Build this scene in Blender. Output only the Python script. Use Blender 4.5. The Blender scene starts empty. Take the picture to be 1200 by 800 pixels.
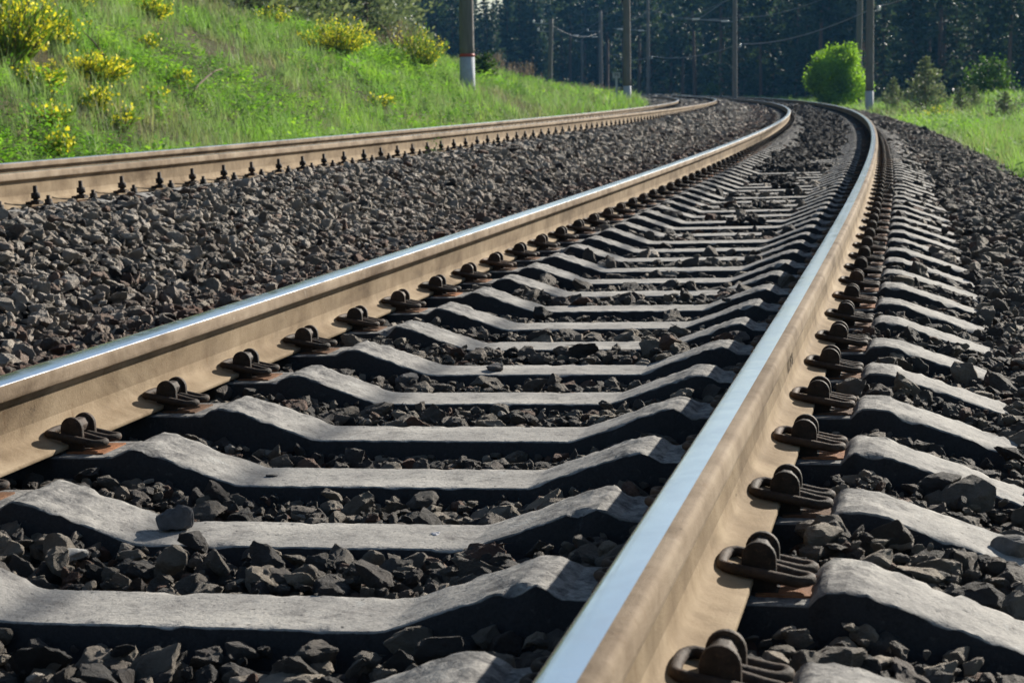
import bpy, bmesh, math, random
import numpy as np
from mathutils import Vector, Matrix, noise

rnd = random.Random(7)
rng = np.random.default_rng(11)
scene = bpy.context.scene
COL = scene.collection
PI = math.pi

# ------------------------------------------------------------------ track geometry
K0, K1, K2 = 0.00134, 2.69e-6, 2.65e-8           # curvature along the line (m^-1), curving to the left
GR, GQ = 0.006421, 1.082e-5                      # gradient
CANT, CANT1 = 0.0180, -6.9e-5
D2, D21, DZ2, DZ21, CA2, CA21 = -4.19, 0.0031, 0.195, -0.00059, 0.0344, -6.3e-5
S_BEND = 235.0
_ss = np.arange(-60.0, 900.0, 0.1)
_k = np.where(_ss < 0, K0, np.where(_ss > S_BEND, 0.0, K0 + K1 * _ss + K2 * _ss ** 2))
_th = np.concatenate([[0], np.cumsum((_k[1:] + _k[:-1]) / 2 * 0.1)])
_th -= np.interp(0, _ss, _th)
_X = np.concatenate([[0], np.cumsum(-(np.sin(_th[1:]) + np.sin(_th[:-1])) / 2 * 0.1)])
_Y = np.concatenate([[0], np.cumsum((np.cos(_th[1:]) + np.cos(_th[:-1])) / 2 * 0.1)])
_X -= np.interp(0, _ss, _X)
_Y -= np.interp(0, _ss, _Y)


def path(s):
    return np.interp(s, _ss, _X), np.interp(s, _ss, _Y), np.interp(s, _ss, _th)


def base(s):
    s = np.clip(s, -20, 240)
    return GR * s + GQ * s * s


def cant(s, tr):
    s = np.clip(s, 0, 240)
    return CANT + CANT1 * s if tr == 0 else CA2 + CA21 * s


def P(s, u, z, tr=0):
    """point at chainage s, lateral offset u from the axis of track tr, height z over its rail plane"""
    s = np.asarray(s, float)
    x, y, th = path(s)
    c = cant(s, tr)
    sc = np.clip(s, -20, 240)
    off = (0 if tr == 0 else D2 + D21 * sc) + u * np.cos(c) - z * np.sin(c)
    zz = (0 if tr == 0 else DZ2 + DZ21 * sc) + u * np.sin(c) + z * np.cos(c)
    return np.stack(np.broadcast_arrays(x + off * np.cos(th), y + off * np.sin(th), zz + base(s)), -1)


def W(s, u, z):
    """point at chainage s, level offset u and height z above the line's base level"""
    x, y, th = path(np.asarray(s, float))
    return np.stack(np.broadcast_arrays(x + u * np.cos(th), y + u * np.sin(th), z + base(s)), -1)


def frame(s, tr=0):
    th = float(path(s)[2]); c = float(cant(s, tr)); g = GR + 2 * GQ * s
    t = Vector((-math.sin(th), math.cos(th), g)).normalized()
    n = Vector((math.cos(th) * math.cos(c), math.sin(th) * math.cos(c), math.sin(c)))
    n = (n - t * n.dot(t)).normalized()
    up = n.cross(t)
    o = P(s, 0, 0, tr)
    m = Matrix((n, t, up)).transposed().to_4x4()
    m.translation = Vector(o)
    return m


_ci = np.arange(0, len(_ss), 5)


def inverse(x, y):
    """world x, y -> chainage and offset"""
    x = np.atleast_1d(np.asarray(x, float)); y = np.atleast_1d(np.asarray(y, float))
    S = np.empty(len(x)); U = np.empty(len(x))
    for a in range(0, len(x), 4000):
        b = slice(a, a + 4000)
        d = (x[b, None] - _X[_ci][None]) ** 2 + (y[b, None] - _Y[_ci][None]) ** 2
        i = _ci[np.argmin(d, 1)]
        nx, ny = np.cos(_th[i]), np.sin(_th[i])
        dx, dy = x[b] - _X[i], y[b] - _Y[i]
        S[b] = _ss[i] + (-dx * ny + dy * nx)
        U[b] = dx * nx + dy * ny
    return S, U


def snoise(x, y, sc, seed=0.0):
    return np.array([noise.noise((a / sc + seed, b / sc - seed, seed)) for a, b in zip(np.ravel(x), np.ravel(y))])


# ------------------------------------------------------------------ terrain
BANK_S = [0, 45, 60, 80, 100, 120, 300]
BANK_H = [3.25, 2.75, 2.25, 1.5, 0.45, 0.2, 0.2]


def terrain_z(x, y):
    """terrain height (absolute)"""
    S, U = inverse(x, y)
    b = base(S)
    H = np.interp(S, BANK_S, BANK_H)
    k = np.clip((-7.3 - U) / 7.2, 0, 1)
    k = k * k * (3 - 2 * k) * 0.35 + k * 0.65
    left = np.interp(S, [0, 40, 60, 80, 100, 120, 300], [-.38, -.3, -.02, .16, .12, -.05, -.2]) + H * k + np.clip(-14.5 - U, 0, 400) * 0.045
    right = np.interp(U, [0, 2.4, 3.6, 6, 10, 18, 35, 60, 120, 300, 2500], [-.75, -.66, -.62, -.72, -.74, -.7, -.55, -.1, 2.5, 10, 40])
    z = np.where(U < -6.4, left, np.where(U < 2.0, -0.85, right))
    edge = np.clip((-5.6 - U) / 1.2, 0, 1)
    z = np.where((U <= -5.6) & (U >= -7.0), -0.85 + edge * (left + 0.85), z)
    xx = np.ravel(x); yy = np.ravel(y)
    z = z + b
    z += 0.8 * np.exp(-((xx - 4.6) ** 2 / 14 + (yy - 79) ** 2 / 60))
    z += 2.5 * np.exp(-((xx + 56) ** 2 / 500 + (yy - 262) ** 2 / 700))
    z += 5.0 * np.exp(-((xx + 85) ** 2 / 900 + (yy - 225) ** 2 / 900))
    bump = np.where((U < -7.2) | (U > 4), 1.0, 0.0) * np.clip((np.abs(U + 2) - 4.5) / 3, 0, 1)
    near = (yy < 320) & (np.abs(xx) < 160)
    nz = np.zeros(len(xx))
    if near.any():
        nz[near] = snoise(xx[near], yy[near], 2.4, 3.1) * 0.13 + snoise(xx[near], yy[near], 7.0, 8.3) * 0.16
    return z + nz * bump


def bed_profile(s, u):
    """height of the ballast surface over the line's base level"""
    c = cant(s, 0)
    sc = np.clip(s, -20, 240)
    D = D2 + D21 * sc; dz = DZ2 + DZ21 * sc; c2 = cant(s, 1)
    z2 = lambda du, zl: dz + du * c2 + zl
    us = [D - 3.6, D - 2.3, D - 1.5, D - 1.3, D - .7, D - .5, D, D + .7, D + .95, D + 1.5, -1.9, -1.45, -1.3, -.58, -.3, .3, .58, 1.02, 1.28, 1.6, 1.95, 2.5, 3.3]
    zs = [-.75, z2(-2.3, -.36), z2(-1.5, -.23), z2(-1.3, -.225), z2(-.7, -.235), z2(-.5, -.25), z2(0, -.25), z2(.7, -.23), z2(.95, -.2), z2(1.5, -.215),
          -1.9 * c - .25, -1.45 * c - .255, -1.3 * c - .24, -.58 * c - .236, -.3 * c - .276, .3 * c - .276, .58 * c - .236, 1.02 * c - .212, 1.28 * c - .275, 1.6 * c - .305, 1.95 * c - .34, 2.5 * c - .56, -.95]
    us = np.stack(np.broadcast_arrays(*[np.asarray(v, float) + 0 * s for v in us]), 0)
    zs = np.stack(np.broadcast_arrays(*[np.asarray(v, float) + 0 * s for v in zs]), 0)
    out = np.full(np.shape(u), -0.95)
    for i in range(len(us) - 1):
        m = (u >= us[i]) & (u < us[i + 1])
        t = (u - us[i]) / (us[i + 1] - us[i])
        out = np.where(m, zs[i] + t * (zs[i + 1] - zs[i]), out)
    return out


# ------------------------------------------------------------------ materials
def nodes(name):
    m = bpy.data.materials.new(name)
    m.use_nodes = True
    nt = m.node_tree
    nt.nodes.clear()
    out = nt.nodes.new('ShaderNodeOutputMaterial')
    return m, nt, out


def N(nt, t, **kw):
    n = nt.nodes.new('ShaderNode' + t)
    for k, v in kw.items():
        if k.startswith('i_'):
            key = k[2:].replace('_', ' ')
            n.inputs[int(key) if key.isdigit() else key].default_value = v
        else:
            setattr(n, k, v)
    return n


def L(nt, a, b):
    nt.links.new(a, b)


def ramp(nt, fac, stops, interp='LINEAR'):
    r = N(nt, 'ValToRGB')
    r.color_ramp.interpolation = interp
    e = r.color_ramp.elements
    e.remove(e[1])
    e[0].position = stops[0][0]
    e[0].color = (*stops[0][1], 1)
    for p, c in stops[1:]:
        e.new(p).color = (*c, 1)
    L(nt, fac, r.inputs[0])
    return r.outputs[0]


def mixc(nt, fac, a, b, mode='MIX'):
    m = N(nt, 'Mix', data_type='RGBA', blend_type=mode)
    for sock, v in ((m.inputs[0], fac), (m.inputs[6], a), (m.inputs[7], b)):
        if hasattr(v, 'is_output') or isinstance(v, bpy.types.NodeSocket):
            L(nt, v, sock)
        elif isinstance(v, (int, float)):
            sock.default_value = v
        else:
            sock.default_value = (*v, 1)
    return m.outputs[2]


def objco(nt):
    return N(nt, 'TexCoord').outputs['Object']


def tex(nt, co, scale, detail=4, rough=.55, dist=0.0):
    n = N(nt, 'TexNoise')
    n.inputs['Scale'].default_value = scale
    n.inputs['Detail'].default_value = detail
    n.inputs['Roughness'].default_value = rough
    n.inputs['Distortion'].default_value = dist
    L(nt, co, n.inputs['Vector'])
    return n.outputs['Fac']


def scaled(nt, co, sc):
    m = N(nt, 'Mapping')
    m.inputs['Scale'].default_value = sc
    L(nt, co, m.inputs['Vector'])
    return m.outputs[0]


def bump(nt, h, strength, dist=.01):
    b = N(nt, 'Bump')
    b.inputs['Strength'].default_value = strength
    b.inputs['Distance'].default_value = dist
    L(nt, h, b.inputs['Height'])
    return b.outputs[0]


def principled(nt, out, col, rough=.8, metal=0.0, normal=None, spec=.3):
    p = N(nt, 'BsdfPrincipled')
    for key, v in (('Base Color', col), ('Roughness', rough), ('Metallic', metal)):
        if isinstance(v, bpy.types.NodeSocket):
            L(nt, v, p.inputs[key])
        elif isinstance(v, (int, float)):
            p.inputs[key].default_value = v
        else:
            p.inputs[key].default_value = (*v, 1)
    p.inputs['Specular IOR Level'].default_value = spec
    if normal is not None:
        L(nt, normal, p.inputs['Normal'])
    L(nt, p.outputs[0], out.inputs[0])
    return p


def mat_concrete():
    m, nt, out = nodes('sleeper concrete')
    co = objco(nt)
    big = tex(nt, co, 4.5, 8, .72)
    fine = tex(nt, co, 70, 4, .65)
    spots = tex(nt, co, 26, 5, .75, .4)
    c = ramp(nt, big, [(.28, (.16, .152, .146)), (.46, (.275, .265, .25)), (.58, (.34, .326, .303)), (.75, (.43, .41, .375))])
    # dark greasy grime on the rough shoulders beside the rails
    sep = N(nt, 'SeparateXYZ'); L(nt, co, sep.inputs[0])
    ab = N(nt, 'Math', operation='ABSOLUTE'); L(nt, sep.outputs[0], ab.inputs[0])
    d1 = N(nt, 'MapRange'); L(nt, ab.outputs[0], d1.inputs[0])
    for i, v in ((1, .33), (2, .5), (3, 0.), (4, 1.)):
        d1.inputs[i].default_value = v
    d2 = N(nt, 'MapRange'); L(nt, ab.outputs[0], d2.inputs[0])
    for i, v in ((1, 1.0), (2, 1.12), (3, 1.), (4, .15)):
        d2.inputs[i].default_value = v
    mm = N(nt, 'Math', operation='MULTIPLY'); L(nt, d1.outputs[0], mm.inputs[0]); L(nt, d2.outputs[0], mm.inputs[1])
    g = ramp(nt, spots, [(.36, (1, 1, 1)), (.62, (0, 0, 0))])
    mg = N(nt, 'Math', operation='MULTIPLY'); L(nt, mm.outputs[0], mg.inputs[0]); L(nt, g, mg.inputs[1])
    c = mixc(nt, mg.outputs[0], c, (.075, .075, .078))
    pale = ramp(nt, tex(nt, co, 9, 6, .7, 1.0), [(.60, (0, 0, 0)), (.72, (.8, .8, .8))])
    c = mixc(nt, pale, c, (.40, .41, .40))
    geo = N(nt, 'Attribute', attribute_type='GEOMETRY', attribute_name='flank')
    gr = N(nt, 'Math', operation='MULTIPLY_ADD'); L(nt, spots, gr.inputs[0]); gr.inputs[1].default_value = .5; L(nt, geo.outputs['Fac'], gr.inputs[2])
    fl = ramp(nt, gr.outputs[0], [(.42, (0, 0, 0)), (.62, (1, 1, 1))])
    c = mixc(nt, fl, c, (.030, .030, .033))  # near-black side faces: grime, deepened so their shade is in the colour
    gran = ramp(nt, tex(nt, co, 150, 5, .8), [(.3, (.62, .62, .62)), (.5, (1, 1, 1)), (.72, (1.3, 1.3, 1.3))])
    c = mixc(nt, .8, c, gran, 'MULTIPLY')
    strk = ramp(nt, tex(nt, co, 18, 6, .75, .3), [(.34, (.55, .55, .56)), (.46, (1, 1, 1))])
    c = mixc(nt, .75, c, strk, 'MULTIPLY')
    pits = ramp(nt, fine, [(.30, (0, 0, 0)), (.38, (1, 1, 1))])
    c = mixc(nt, pits, (.05, .05, .052), c)
    h = N(nt, 'Math', operation='ADD'); L(nt, fine, h.inputs[0])
    hm = N(nt, 'Math', operation='MULTIPLY'); L(nt, spots, hm.inputs[0]); hm.inputs[1].default_value = 1.6
    L(nt, hm.outputs[0], h.inputs[1])
    principled(nt, out, c, .9, 0, bump(nt, h.outputs[0], .5, .004), .12)
    return m


def mat_stone():
    m, nt, out = nodes('crushed stone')
    a = N(nt, 'Attribute', attribute_type='INSTANCER', attribute_name='tone')
    r = N(nt, 'Attribute', attribute_type='INSTANCER', attribute_name='rust')
    co = objco(nt)
    c = ramp(nt, a.outputs['Fac'], [(0, (.030, .028, .028)), (.3, (.085, .079, .077)), (.55, (.23, .205, .175)), (.8, (.44, .385, .315)), (1., (.66, .60, .53))])
    c = mixc(nt, r.outputs['Fac'], c, (.22, .105, .065), 'MIX')
    n1 = tex(nt, co, 2.2, 5, .65)
    c = mixc(nt, .55, c, ramp(nt, n1, [(.25, (.55, .54, .54)), (.7, (1.5, 1.45, 1.38))]), 'MULTIPLY')
    principled(nt, out, c, .82, 0, bump(nt, tex(nt, co, 4.5, 8, .75), 1.0, .22), .35)
    return m


def mat_soil():
    m, nt, out = nodes('dark ballast soil')
    co = objco(nt)
    c = ramp(nt, tex(nt, co, 9, 6, .7), [(.3, (.03, .028, .027)), (.7, (.09, .08, .072))])
    principled(nt, out, c, .95, 0, bump(nt, tex(nt, co, 45, 5, .7), 1., .02), .2)
    return m


def mat_rail_side(name='dusty rail steel', k=1.0, hue=(1, 1, 1)):
    m, nt, out = nodes(name)
    co = objco(nt)
    st = scaled(nt, co, (1, 1, 1))
    c = ramp(nt, tex(nt, st, 5, 6, .62), [(.3, (.170, .128, .090)), (.5, (.252, .198, .144)), (.72, (.325, .265, .200))])
    fl = ramp(nt, tex(nt, scaled(nt, co, (1, 1, .55)), 34, 5, .75, .3), [(.60, (0, 0, 0)), (.74, (1, 1, 1))])
    c = mixc(nt, fl, c, (.18, .12, .075))
    dk = ramp(nt, tex(nt, co, 17, 4, .7, 1.5), [(.69, (0, 0, 0)), (.75, (.75, .75, .75))])
    c = mixc(nt, dk, c, (.10, .075, .055))
    pl = ramp(nt, tex(nt, co, 8.5, 3, .5, .8), [(.76, (0, 0, 0)), (.78, (.6, .6, .6))])
    c = mixc(nt, pl, c, (.50, .46, .40))
    big = ramp(nt, tex(nt, scaled(nt, co, (1, 1, 2.5)), 1.6, 6, .7, .6), [(.34, (.52, .48, .44)), (.5, (.92, .90, .88)), (.66, (1.12, 1.12, 1.12))])
    c = mixc(nt, 1.0, c, big, 'MULTIPLY')
    run = ramp(nt, tex(nt, scaled(nt, co, (1, 1, .08)), 26, 4, .7), [(.5, (1, 1, 1)), (.72, (.60, .55, .50))])
    c = mixc(nt, .32, c, run, 'MULTIPLY')
    c = mixc(nt, 1.0, c, tuple(k * h for h in hue), 'MULTIPLY')
    principled(nt, out, c, .85, 0, bump(nt, tex(nt, co, 160, 4, .7), .5, .003), .08)
    return m


def mat_rail_top():
    m, nt, out = nodes('polished running steel')
    co = objco(nt)
    n = tex(nt, co, 7, 5, .6)
    c = ramp(nt, n, [(.3, (.80, .83, .87)), (.7, (.92, .94, .97))])
    r = ramp(nt, tex(nt, co, 11, 5, .65, 1.2), [(.35, (.15, .15, .15)), (.7, (.27, .27, .27))])
    principled(nt, out, c, r, 1.0, None, .5)
    return m


def mat_iron(name, c0, c1, rough=.7):
    m, nt, out = nodes(name)
    co = objco(nt)
    c = ramp(nt, tex(nt, co, 40, 5, .65), [(.3, c0), (.7, c1)])
    oi = N(nt, 'ObjectInfo')
    c = mixc(nt, 1.0, c, ramp(nt, oi.outputs['Random'], [(0, (.65, .65, .68)), (.6, (1.1, 1.0, .95)), (1, (1.9, 1.45, 1.15))]), 'MULTIPLY')
    rs = ramp(nt, tex(nt, co, 55, 5, .75, .5), [(.56, (0, 0, 0)), (.70, (.7, .7, .7))])
    c = mixc(nt, rs, c, (.13, .075, .045))
    principled(nt, out, c, rough, .0, bump(nt, tex(nt, co, 160, 5, .7), .6, .003), .2)
    return m


def mat_plain(name, c, rough=.8, var=.25, scale=6, metal=0.0):
    m, nt, out = nodes(name)
    co = objco(nt)
    lo = tuple(v * (1 - var) for v in c); hi = tuple(min(1, v * (1 + var)) for v in c)
    col = ramp(nt, tex(nt, co, scale, 6, .65), [(.3, lo), (.7, hi)])
    principled(nt, out, col, rough, metal, bump(nt, tex(nt, co, scale * 8, 4, .6), .25, .01), .3)
    return m


def mat_leaf(name, stops, trans=.5, inst=True, tcol=None, rough=.6):
    """leaf: diffuse + translucent, colour varied per instance or per leaf (attribute 'tone')"""
    m, nt, out = nodes(name)
    a = N(nt, 'Attribute', attribute_type='INSTANCER' if inst else 'GEOMETRY', attribute_name='tone')
    c = ramp(nt, a.outputs['Fac'], stops)
    d = N(nt, 'BsdfPrincipled')
    L(nt, c, d.inputs['Base Color'])
    d.inputs['Roughness'].default_value = rough
    d.inputs['Specular IOR Level'].default_value = .25
    t = N(nt, 'BsdfTranslucent')
    tc = mixc(nt, 1.0, c, tcol or (1.25, 1.35, .6), 'MULTIPLY')
    L(nt, tc, t.inputs[0])
    mx = N(nt, 'MixShader'); mx.inputs[0].default_value = trans
    L(nt, d.outputs[0], mx.inputs[1]); L(nt, t.outputs[0], mx.inputs[2])
    L(nt, mx.outputs[0], out.inputs[0])
    return m


def mat_ground():
    m, nt, out = nodes('earth and turf')
    co = objco(nt)
    g = ramp(nt, tex(nt, co, 1.3, 6, .7), [(.32, (.07, .055, .035)), (.5, (.055, .075, .022)), (.7, (.08, .11, .03))])
    b = ramp(nt, tex(nt, co, .28, 5, .6), [(.4, (1, 1, 1)), (.62, (.65, .6, .55))])
    c = mixc(nt, .6, g, b, 'MULTIPLY')
    principled(nt, out, c, .95, 0, bump(nt, tex(nt, co, 8, 5, .7), .8, .06), .1)
    return m


def mat_path():
    m, nt, out = nodes('grey gravel track')
    co = objco(nt)
    c = ramp(nt, tex(nt, co, 3, 6, .7), [(.3, (.13, .12, .12)), (.7, (.24, .22, .21))])
    principled(nt, out, c, .95, 0, bump(nt, tex(nt, co, 25, 5, .7), .8, .03), .2)
    return m


def mat_pole():
    m, nt, out = nodes('weathered pole concrete')
    co = objco(nt)
    c = ramp(nt, tex(nt, scaled(nt, co, (1, 1, .15)), 9, 6, .65), [(.3, (.12, .115, .108)), (.7, (.21, .20, .188))])
    principled(nt, out, c, .85, 0, bump(nt, tex(nt, co, 60, 4, .6), .3, .005), .25)
    return m


M = dict(
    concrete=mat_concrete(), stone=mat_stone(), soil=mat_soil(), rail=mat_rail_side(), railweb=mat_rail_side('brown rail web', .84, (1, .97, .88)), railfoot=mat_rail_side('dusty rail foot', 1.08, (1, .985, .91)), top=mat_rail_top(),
    iron=mat_iron('dark clip iron', (.014, .012, .011), (.045, .036, .030)),
    clip=mat_iron('worn spring steel', (.020, .016, .013), (.075, .055, .042), .75),
    pad=mat_iron('rusty plate', (.06, .035, .022), (.22, .12, .065)),
    rubber=mat_plain('black rubber', (.02, .02, .02), .7),
    ground=mat_ground(), path=mat_path(), pole=mat_pole(),
    white=mat_plain('white limewash', (.40, .435, .48), .8, .15, 9),
    red=mat_plain('red band paint', (.40, .07, .05), .6),
    steel=mat_plain('galvanised steel', (.30, .32, .34), .5, .15, 12),
    porcelain=mat_plain('white porcelain', (.80, .80, .78), .3, .05),
    black=mat_plain('black lettering', (.03, .03, .035), .7),
    mark=mat_plain('faded dark rail lettering', (.075, .055, .04), .9, .5, 60),
    wire=mat_plain('grey cable', (.22, .23, .25), .6, .1),
    bark=mat_plain('pine bark', (.15, .10, .075), .95, .35, 5),
    twig=mat_plain('dry twig', (.14, .105, .075), .95, .3, 9),
    grass=mat_leaf('grass blades', [(0, (.30, .25, .19)), (.24, (.29, .29, .17)), (.45, (.16, .235, .10)), (.62, (.25, .335, .165)), (.8, (.18, .33, .065)), (1, (.31, .46, .09))], .45, tcol=(1.1, 1.25, .7)),
    weed=mat_leaf('broad weed leaves', [(0, (.09, .19, .035)), (.6, (.17, .35, .05)), (1, (.32, .50, .09))], .45),
    straw=mat_leaf('dead stalks', [(0, (.20, .165, .12)), (1, (.44, .38, .29))], .25, tcol=(1, .95, .8)),
    pine=mat_leaf('pine needles', [(0, (.022, .042, .034)), (.6, (.048, .078, .055)), (1, (.09, .125, .075))], .22, inst=False, tcol=(1.2, 1.3, .6)),
    pinepale=mat_leaf('young pine needles', [(0, (.065, .10, .06)), (.6, (.15, .195, .12)), (1, (.27, .31, .20))], .3, inst=False, tcol=(1.2, 1.2, .7)),
    bush=mat_leaf('maple leaves', [(0, (.10, .18, .025)), (.6, (.215, .36, .045)), (1, (.34, .50, .08))], .58, inst=False),
    shrub=mat_leaf('shrub leaves', [(0, (.03, .06, .018)), (1, (.08, .15, .03))], .4, inst=False),
    broom=mat_leaf('broom stems', [(0, (.09, .14, .035)), (1, (.17, .27, .05))], .35, inst=False),
    yellow=mat_leaf('yellow blossom', [(0, (.80, .70, .03)), (1, (.95, .90, .10))], .35, inst=False, tcol=(1, 1, .6)),
)


# ------------------------------------------------------------------ mesh helpers
class MB:
    def __init__(self):
        self.v = []; self.f = []; self.m = []; self.smooth = []

    def add(self, vs, fs, mi=0, sm=False):
        b = len(self.v)
        self.v += [tuple(map(float, p)) for p in vs]
        self.f += [tuple(i + b for i in f) for f in fs]
        self.m += [mi] * len(fs); self.smooth += [sm] * len(fs)

    def box(self, x0, x1, y0, y1, z0, z1, mi=0):
        self.add([(x0, y0, z0), (x1, y0, z0), (x1, y1, z0), (x0, y1, z0), (x0, y0, z1), (x1, y0, z1), (x1, y1, z1), (x0, y1, z1)],
                 [(0, 3, 2, 1), (4, 5, 6, 7), (0, 1, 5, 4), (1, 2, 6, 5), (2, 3, 7, 6), (3, 0, 4, 7)], mi)

    def tube(self, pts, r, n=8, mi=0, caps=True):
        pts = [Vector(p) for p in pts]
        rs = r if hasattr(r, '__len__') else [r] * len(pts)
        vs = []; fs = []
        prev = None
        for i, p in enumerate(pts):
            t = (pts[min(i + 1, len(pts) - 1)] - pts[max(i - 1, 0)]).normalized()
            if prev is None:
                a = Vector((0, 0, 1)) if abs(t.z) < .9 else Vector((1, 0, 0))
                x = a.cross(t).normalized()
            else:
                x = (prev - t * prev.dot(t)).normalized()
            prev = x
            y = t.cross(x)
            for k in range(n):
                a = 2 * PI * k / n
                vs.append(p + (x * math.cos(a) + y * math.sin(a)) * rs[i])
        for i in range(len(pts) - 1):
            for k in range(n):
                fs.append((i * n + k, i * n + (k + 1) % n, (i + 1) * n + (k + 1) % n, (i + 1) * n + k))
        if caps:
            fs.append(tuple(range(n))[::-1]); fs.append(tuple((len(pts) - 1) * n + k for k in range(n)))
        self.add(vs, fs, mi, True)

    def prism(self, poly, y0, y1, mi=0, axis='y'):
        n = len(poly)
        if axis == 'y':
            vs = [(x, y0, z) for x, z in poly] + [(x, y1, z) for x, z in poly]
        else:
            vs = [(x, y, y0) for x, y in poly] + [(x, y, y1) for x, y in poly]
        fs = [tuple(range(n)), tuple(range(2 * n - 1, n - 1, -1))] + [(i, i + n, (i + 1) % n + n, (i + 1) % n) for i in range(n)]
        self.add(vs, fs, mi)

    def lathe(self, prof, c=(0, 0), n=16, mi=0):
        vs = []; fs = []
        for r, z in prof:
            for k in range(n):
                a = 2 * PI * k / n
                vs.append((c[0] + r * math.cos(a), c[1] + r * math.sin(a), z))
        for i in range(len(prof) - 1):
            for k in range(n):
                fs.append((i * n + k, i * n + (k + 1) % n, (i + 1) * n + (k + 1) % n, (i + 1) * n + k))
        fs.append(tuple((len(prof) - 1) * n + k for k in range(n)))
        fs.append(tuple(range(n))[::-1])
        self.add(vs, fs, mi, True)

    def mesh(self, name, mats):
        me = bpy.data.meshes.new(name)
        me.from_pydata(self.v, [], self.f)
        for m in (mats if isinstance(mats, (list, tuple)) else [mats]):
            me.materials.append(m)
        me.polygons.foreach_set('material_index', self.m)
        me.polygons.foreach_set('use_smooth', self.smooth)
        me.update()
        return me

    def build(self, name, mats, parent=None):
        return link(name, self.mesh(name, mats), parent)


def fix_normals(me):
    bm = bmesh.new(); bm.from_mesh(me)
    bmesh.ops.recalc_face_normals(bm, faces=bm.faces)
    bm.to_mesh(me); bm.free()
    return me


def smooth_by_angle(me, deg=40):
    me.polygons.foreach_set('use_smooth', [True] * len(me.polygons))
    bm = bmesh.new(); bm.from_mesh(me)
    lim = math.radians(deg)
    for e in bm.edges:
        if len(e.link_faces) == 2 and e.calc_face_angle(0) > lim:
            e.smooth = False
    bm.to_mesh(me); bm.free()
    return me


def link(name, data, parent=None):
    o = bpy.data.objects.new(name, data)
    COL.objects.link(o)
    if parent is not None:
        o.parent = parent
    return o


def tag(o, label=None, cat=None, group=None, kind=None):
    if label: o['label'] = label
    if cat: o['category'] = cat
    if group: o['group'] = group
    if kind: o['kind'] = kind
    return o


def copy_tree(o, parent=None):
    c = o.copy()
    COL.objects.link(c)
    c.parent = parent
    for ch in o.children:
        copy_tree(ch, c)
    return c


def fast_mesh(name, verts, quads, mat, tone=None, midx=None, tris=None):
    """mesh from numpy arrays of quads; tone per face -> per-corner attribute"""
    me = bpy.data.meshes.new(name)
    nv, nq = len(verts), len(quads)
    me.vertices.add(nv); me.vertices.foreach_set('co', np.asarray(verts, np.float32).ravel())
    me.loops.add(nq * 4); me.loops.foreach_set('vertex_index', np.asarray(quads, np.int32).ravel())
    me.polygons.add(nq)
    me.polygons.foreach_set('loop_start', np.arange(0, nq * 4, 4, dtype=np.int32))
    for m in (mat if isinstance(mat, (list, tuple)) else [mat]):
        me.materials.append(m)
    if midx is not None:
        me.polygons.foreach_set('material_index', np.asarray(midx, np.int32))
    me.update(calc_edges=True)
    if tone is not None:
        a = me.attributes.new('tone', 'FLOAT', 'FACE')
        a.data.foreach_set('value', np.asarray(tone, np.float32))
    return me


# ------------------------------------------------------------------ scatter (for stuff only)
_gn_cache = {}


def proto_collection(name, meshes):
    c = bpy.data.collections.new(name)
    for i, me in enumerate(meshes):
        o = bpy.data.objects.new('%s %02d' % (name, i), me)
        c.objects.link(o)
    return c


def scatter(name, pts, rot, scale, idx, tone, coll, rust=None):
    me = bpy.data.meshes.new(name)
    n = len(pts)
    me.vertices.add(n)
    me.vertices.foreach_set('co', np.asarray(pts, np.float32).ravel())
    for an, t, arr, key in (('rot', 'FLOAT_VECTOR', rot, 'vector'), ('scl', 'FLOAT_VECTOR', scale, 'vector'), ('idx', 'INT', idx, 'value'),
                            ('tone', 'FLOAT', tone, 'value'), ('rust', 'FLOAT', rust if rust is not None else np.zeros(n), 'value')):
        a = me.attributes.new(an, t, 'POINT')
        a.data.foreach_set(key, np.asarray(arr, np.int32 if t == 'INT' else np.float32).ravel())
    o = link(name, me)
    ng = bpy.data.node_groups.new('scatter ' + name, 'GeometryNodeTree')
    ng.interface.new_socket('Geometry', in_out='INPUT', socket_type='NodeSocketGeometry')
    ng.interface.new_socket('Geometry', in_out='OUTPUT', socket_type='NodeSocketGeometry')
    nn = ng.nodes.new
    gi, go = nn('NodeGroupInput'), nn('NodeGroupOutput')
    ip = nn('GeometryNodeInstanceOnPoints')
    ci = nn('GeometryNodeCollectionInfo'); ci.inputs['Collection'].default_value = coll
    ci.inputs['Separate Children'].default_value = True; ci.inputs['Reset Children'].default_value = True

    def attr(nm, dt):
        a = nn('GeometryNodeInputNamedAttribute'); a.data_type = dt; a.inputs['Name'].default_value = nm
        return a.outputs['Attribute']
    e2r = nn('FunctionNodeEulerToRotation')
    ng.links.new(attr('rot', 'FLOAT_VECTOR'), e2r.inputs[0])
    ng.links.new(gi.outputs[0], ip.inputs['Points'])
    ng.links.new(ci.outputs[0], ip.inputs['Instance'])
    ip.inputs['Pick Instance'].default_value = True
    ng.links.new(attr('idx', 'INT'), ip.inputs['Instance Index'])
    ng.links.new(e2r.outputs[0], ip.inputs['Rotation'])
    ng.links.new(attr('scl', 'FLOAT_VECTOR'), ip.inputs['Scale'])
    ng.links.new(ip.outputs[0], go.inputs[0])
    md = o.modifiers.new('scatter', 'NODES'); md.node_group = ng
    return o


# ------------------------------------------------------------------ ground sheet
def axis_vals(lo, hi, step, far):
    v = list(np.arange(lo, hi + .01, step))
    d = step
    a = v[-1]
    while a < far:
        d *= 1.35; a += d; v.append(a)
    d = step; a = v[0]; w = []
    while a > -far:
        d *= 1.35; a -= d; w.append(a)
    return np.array(w[::-1] + v)


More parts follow.
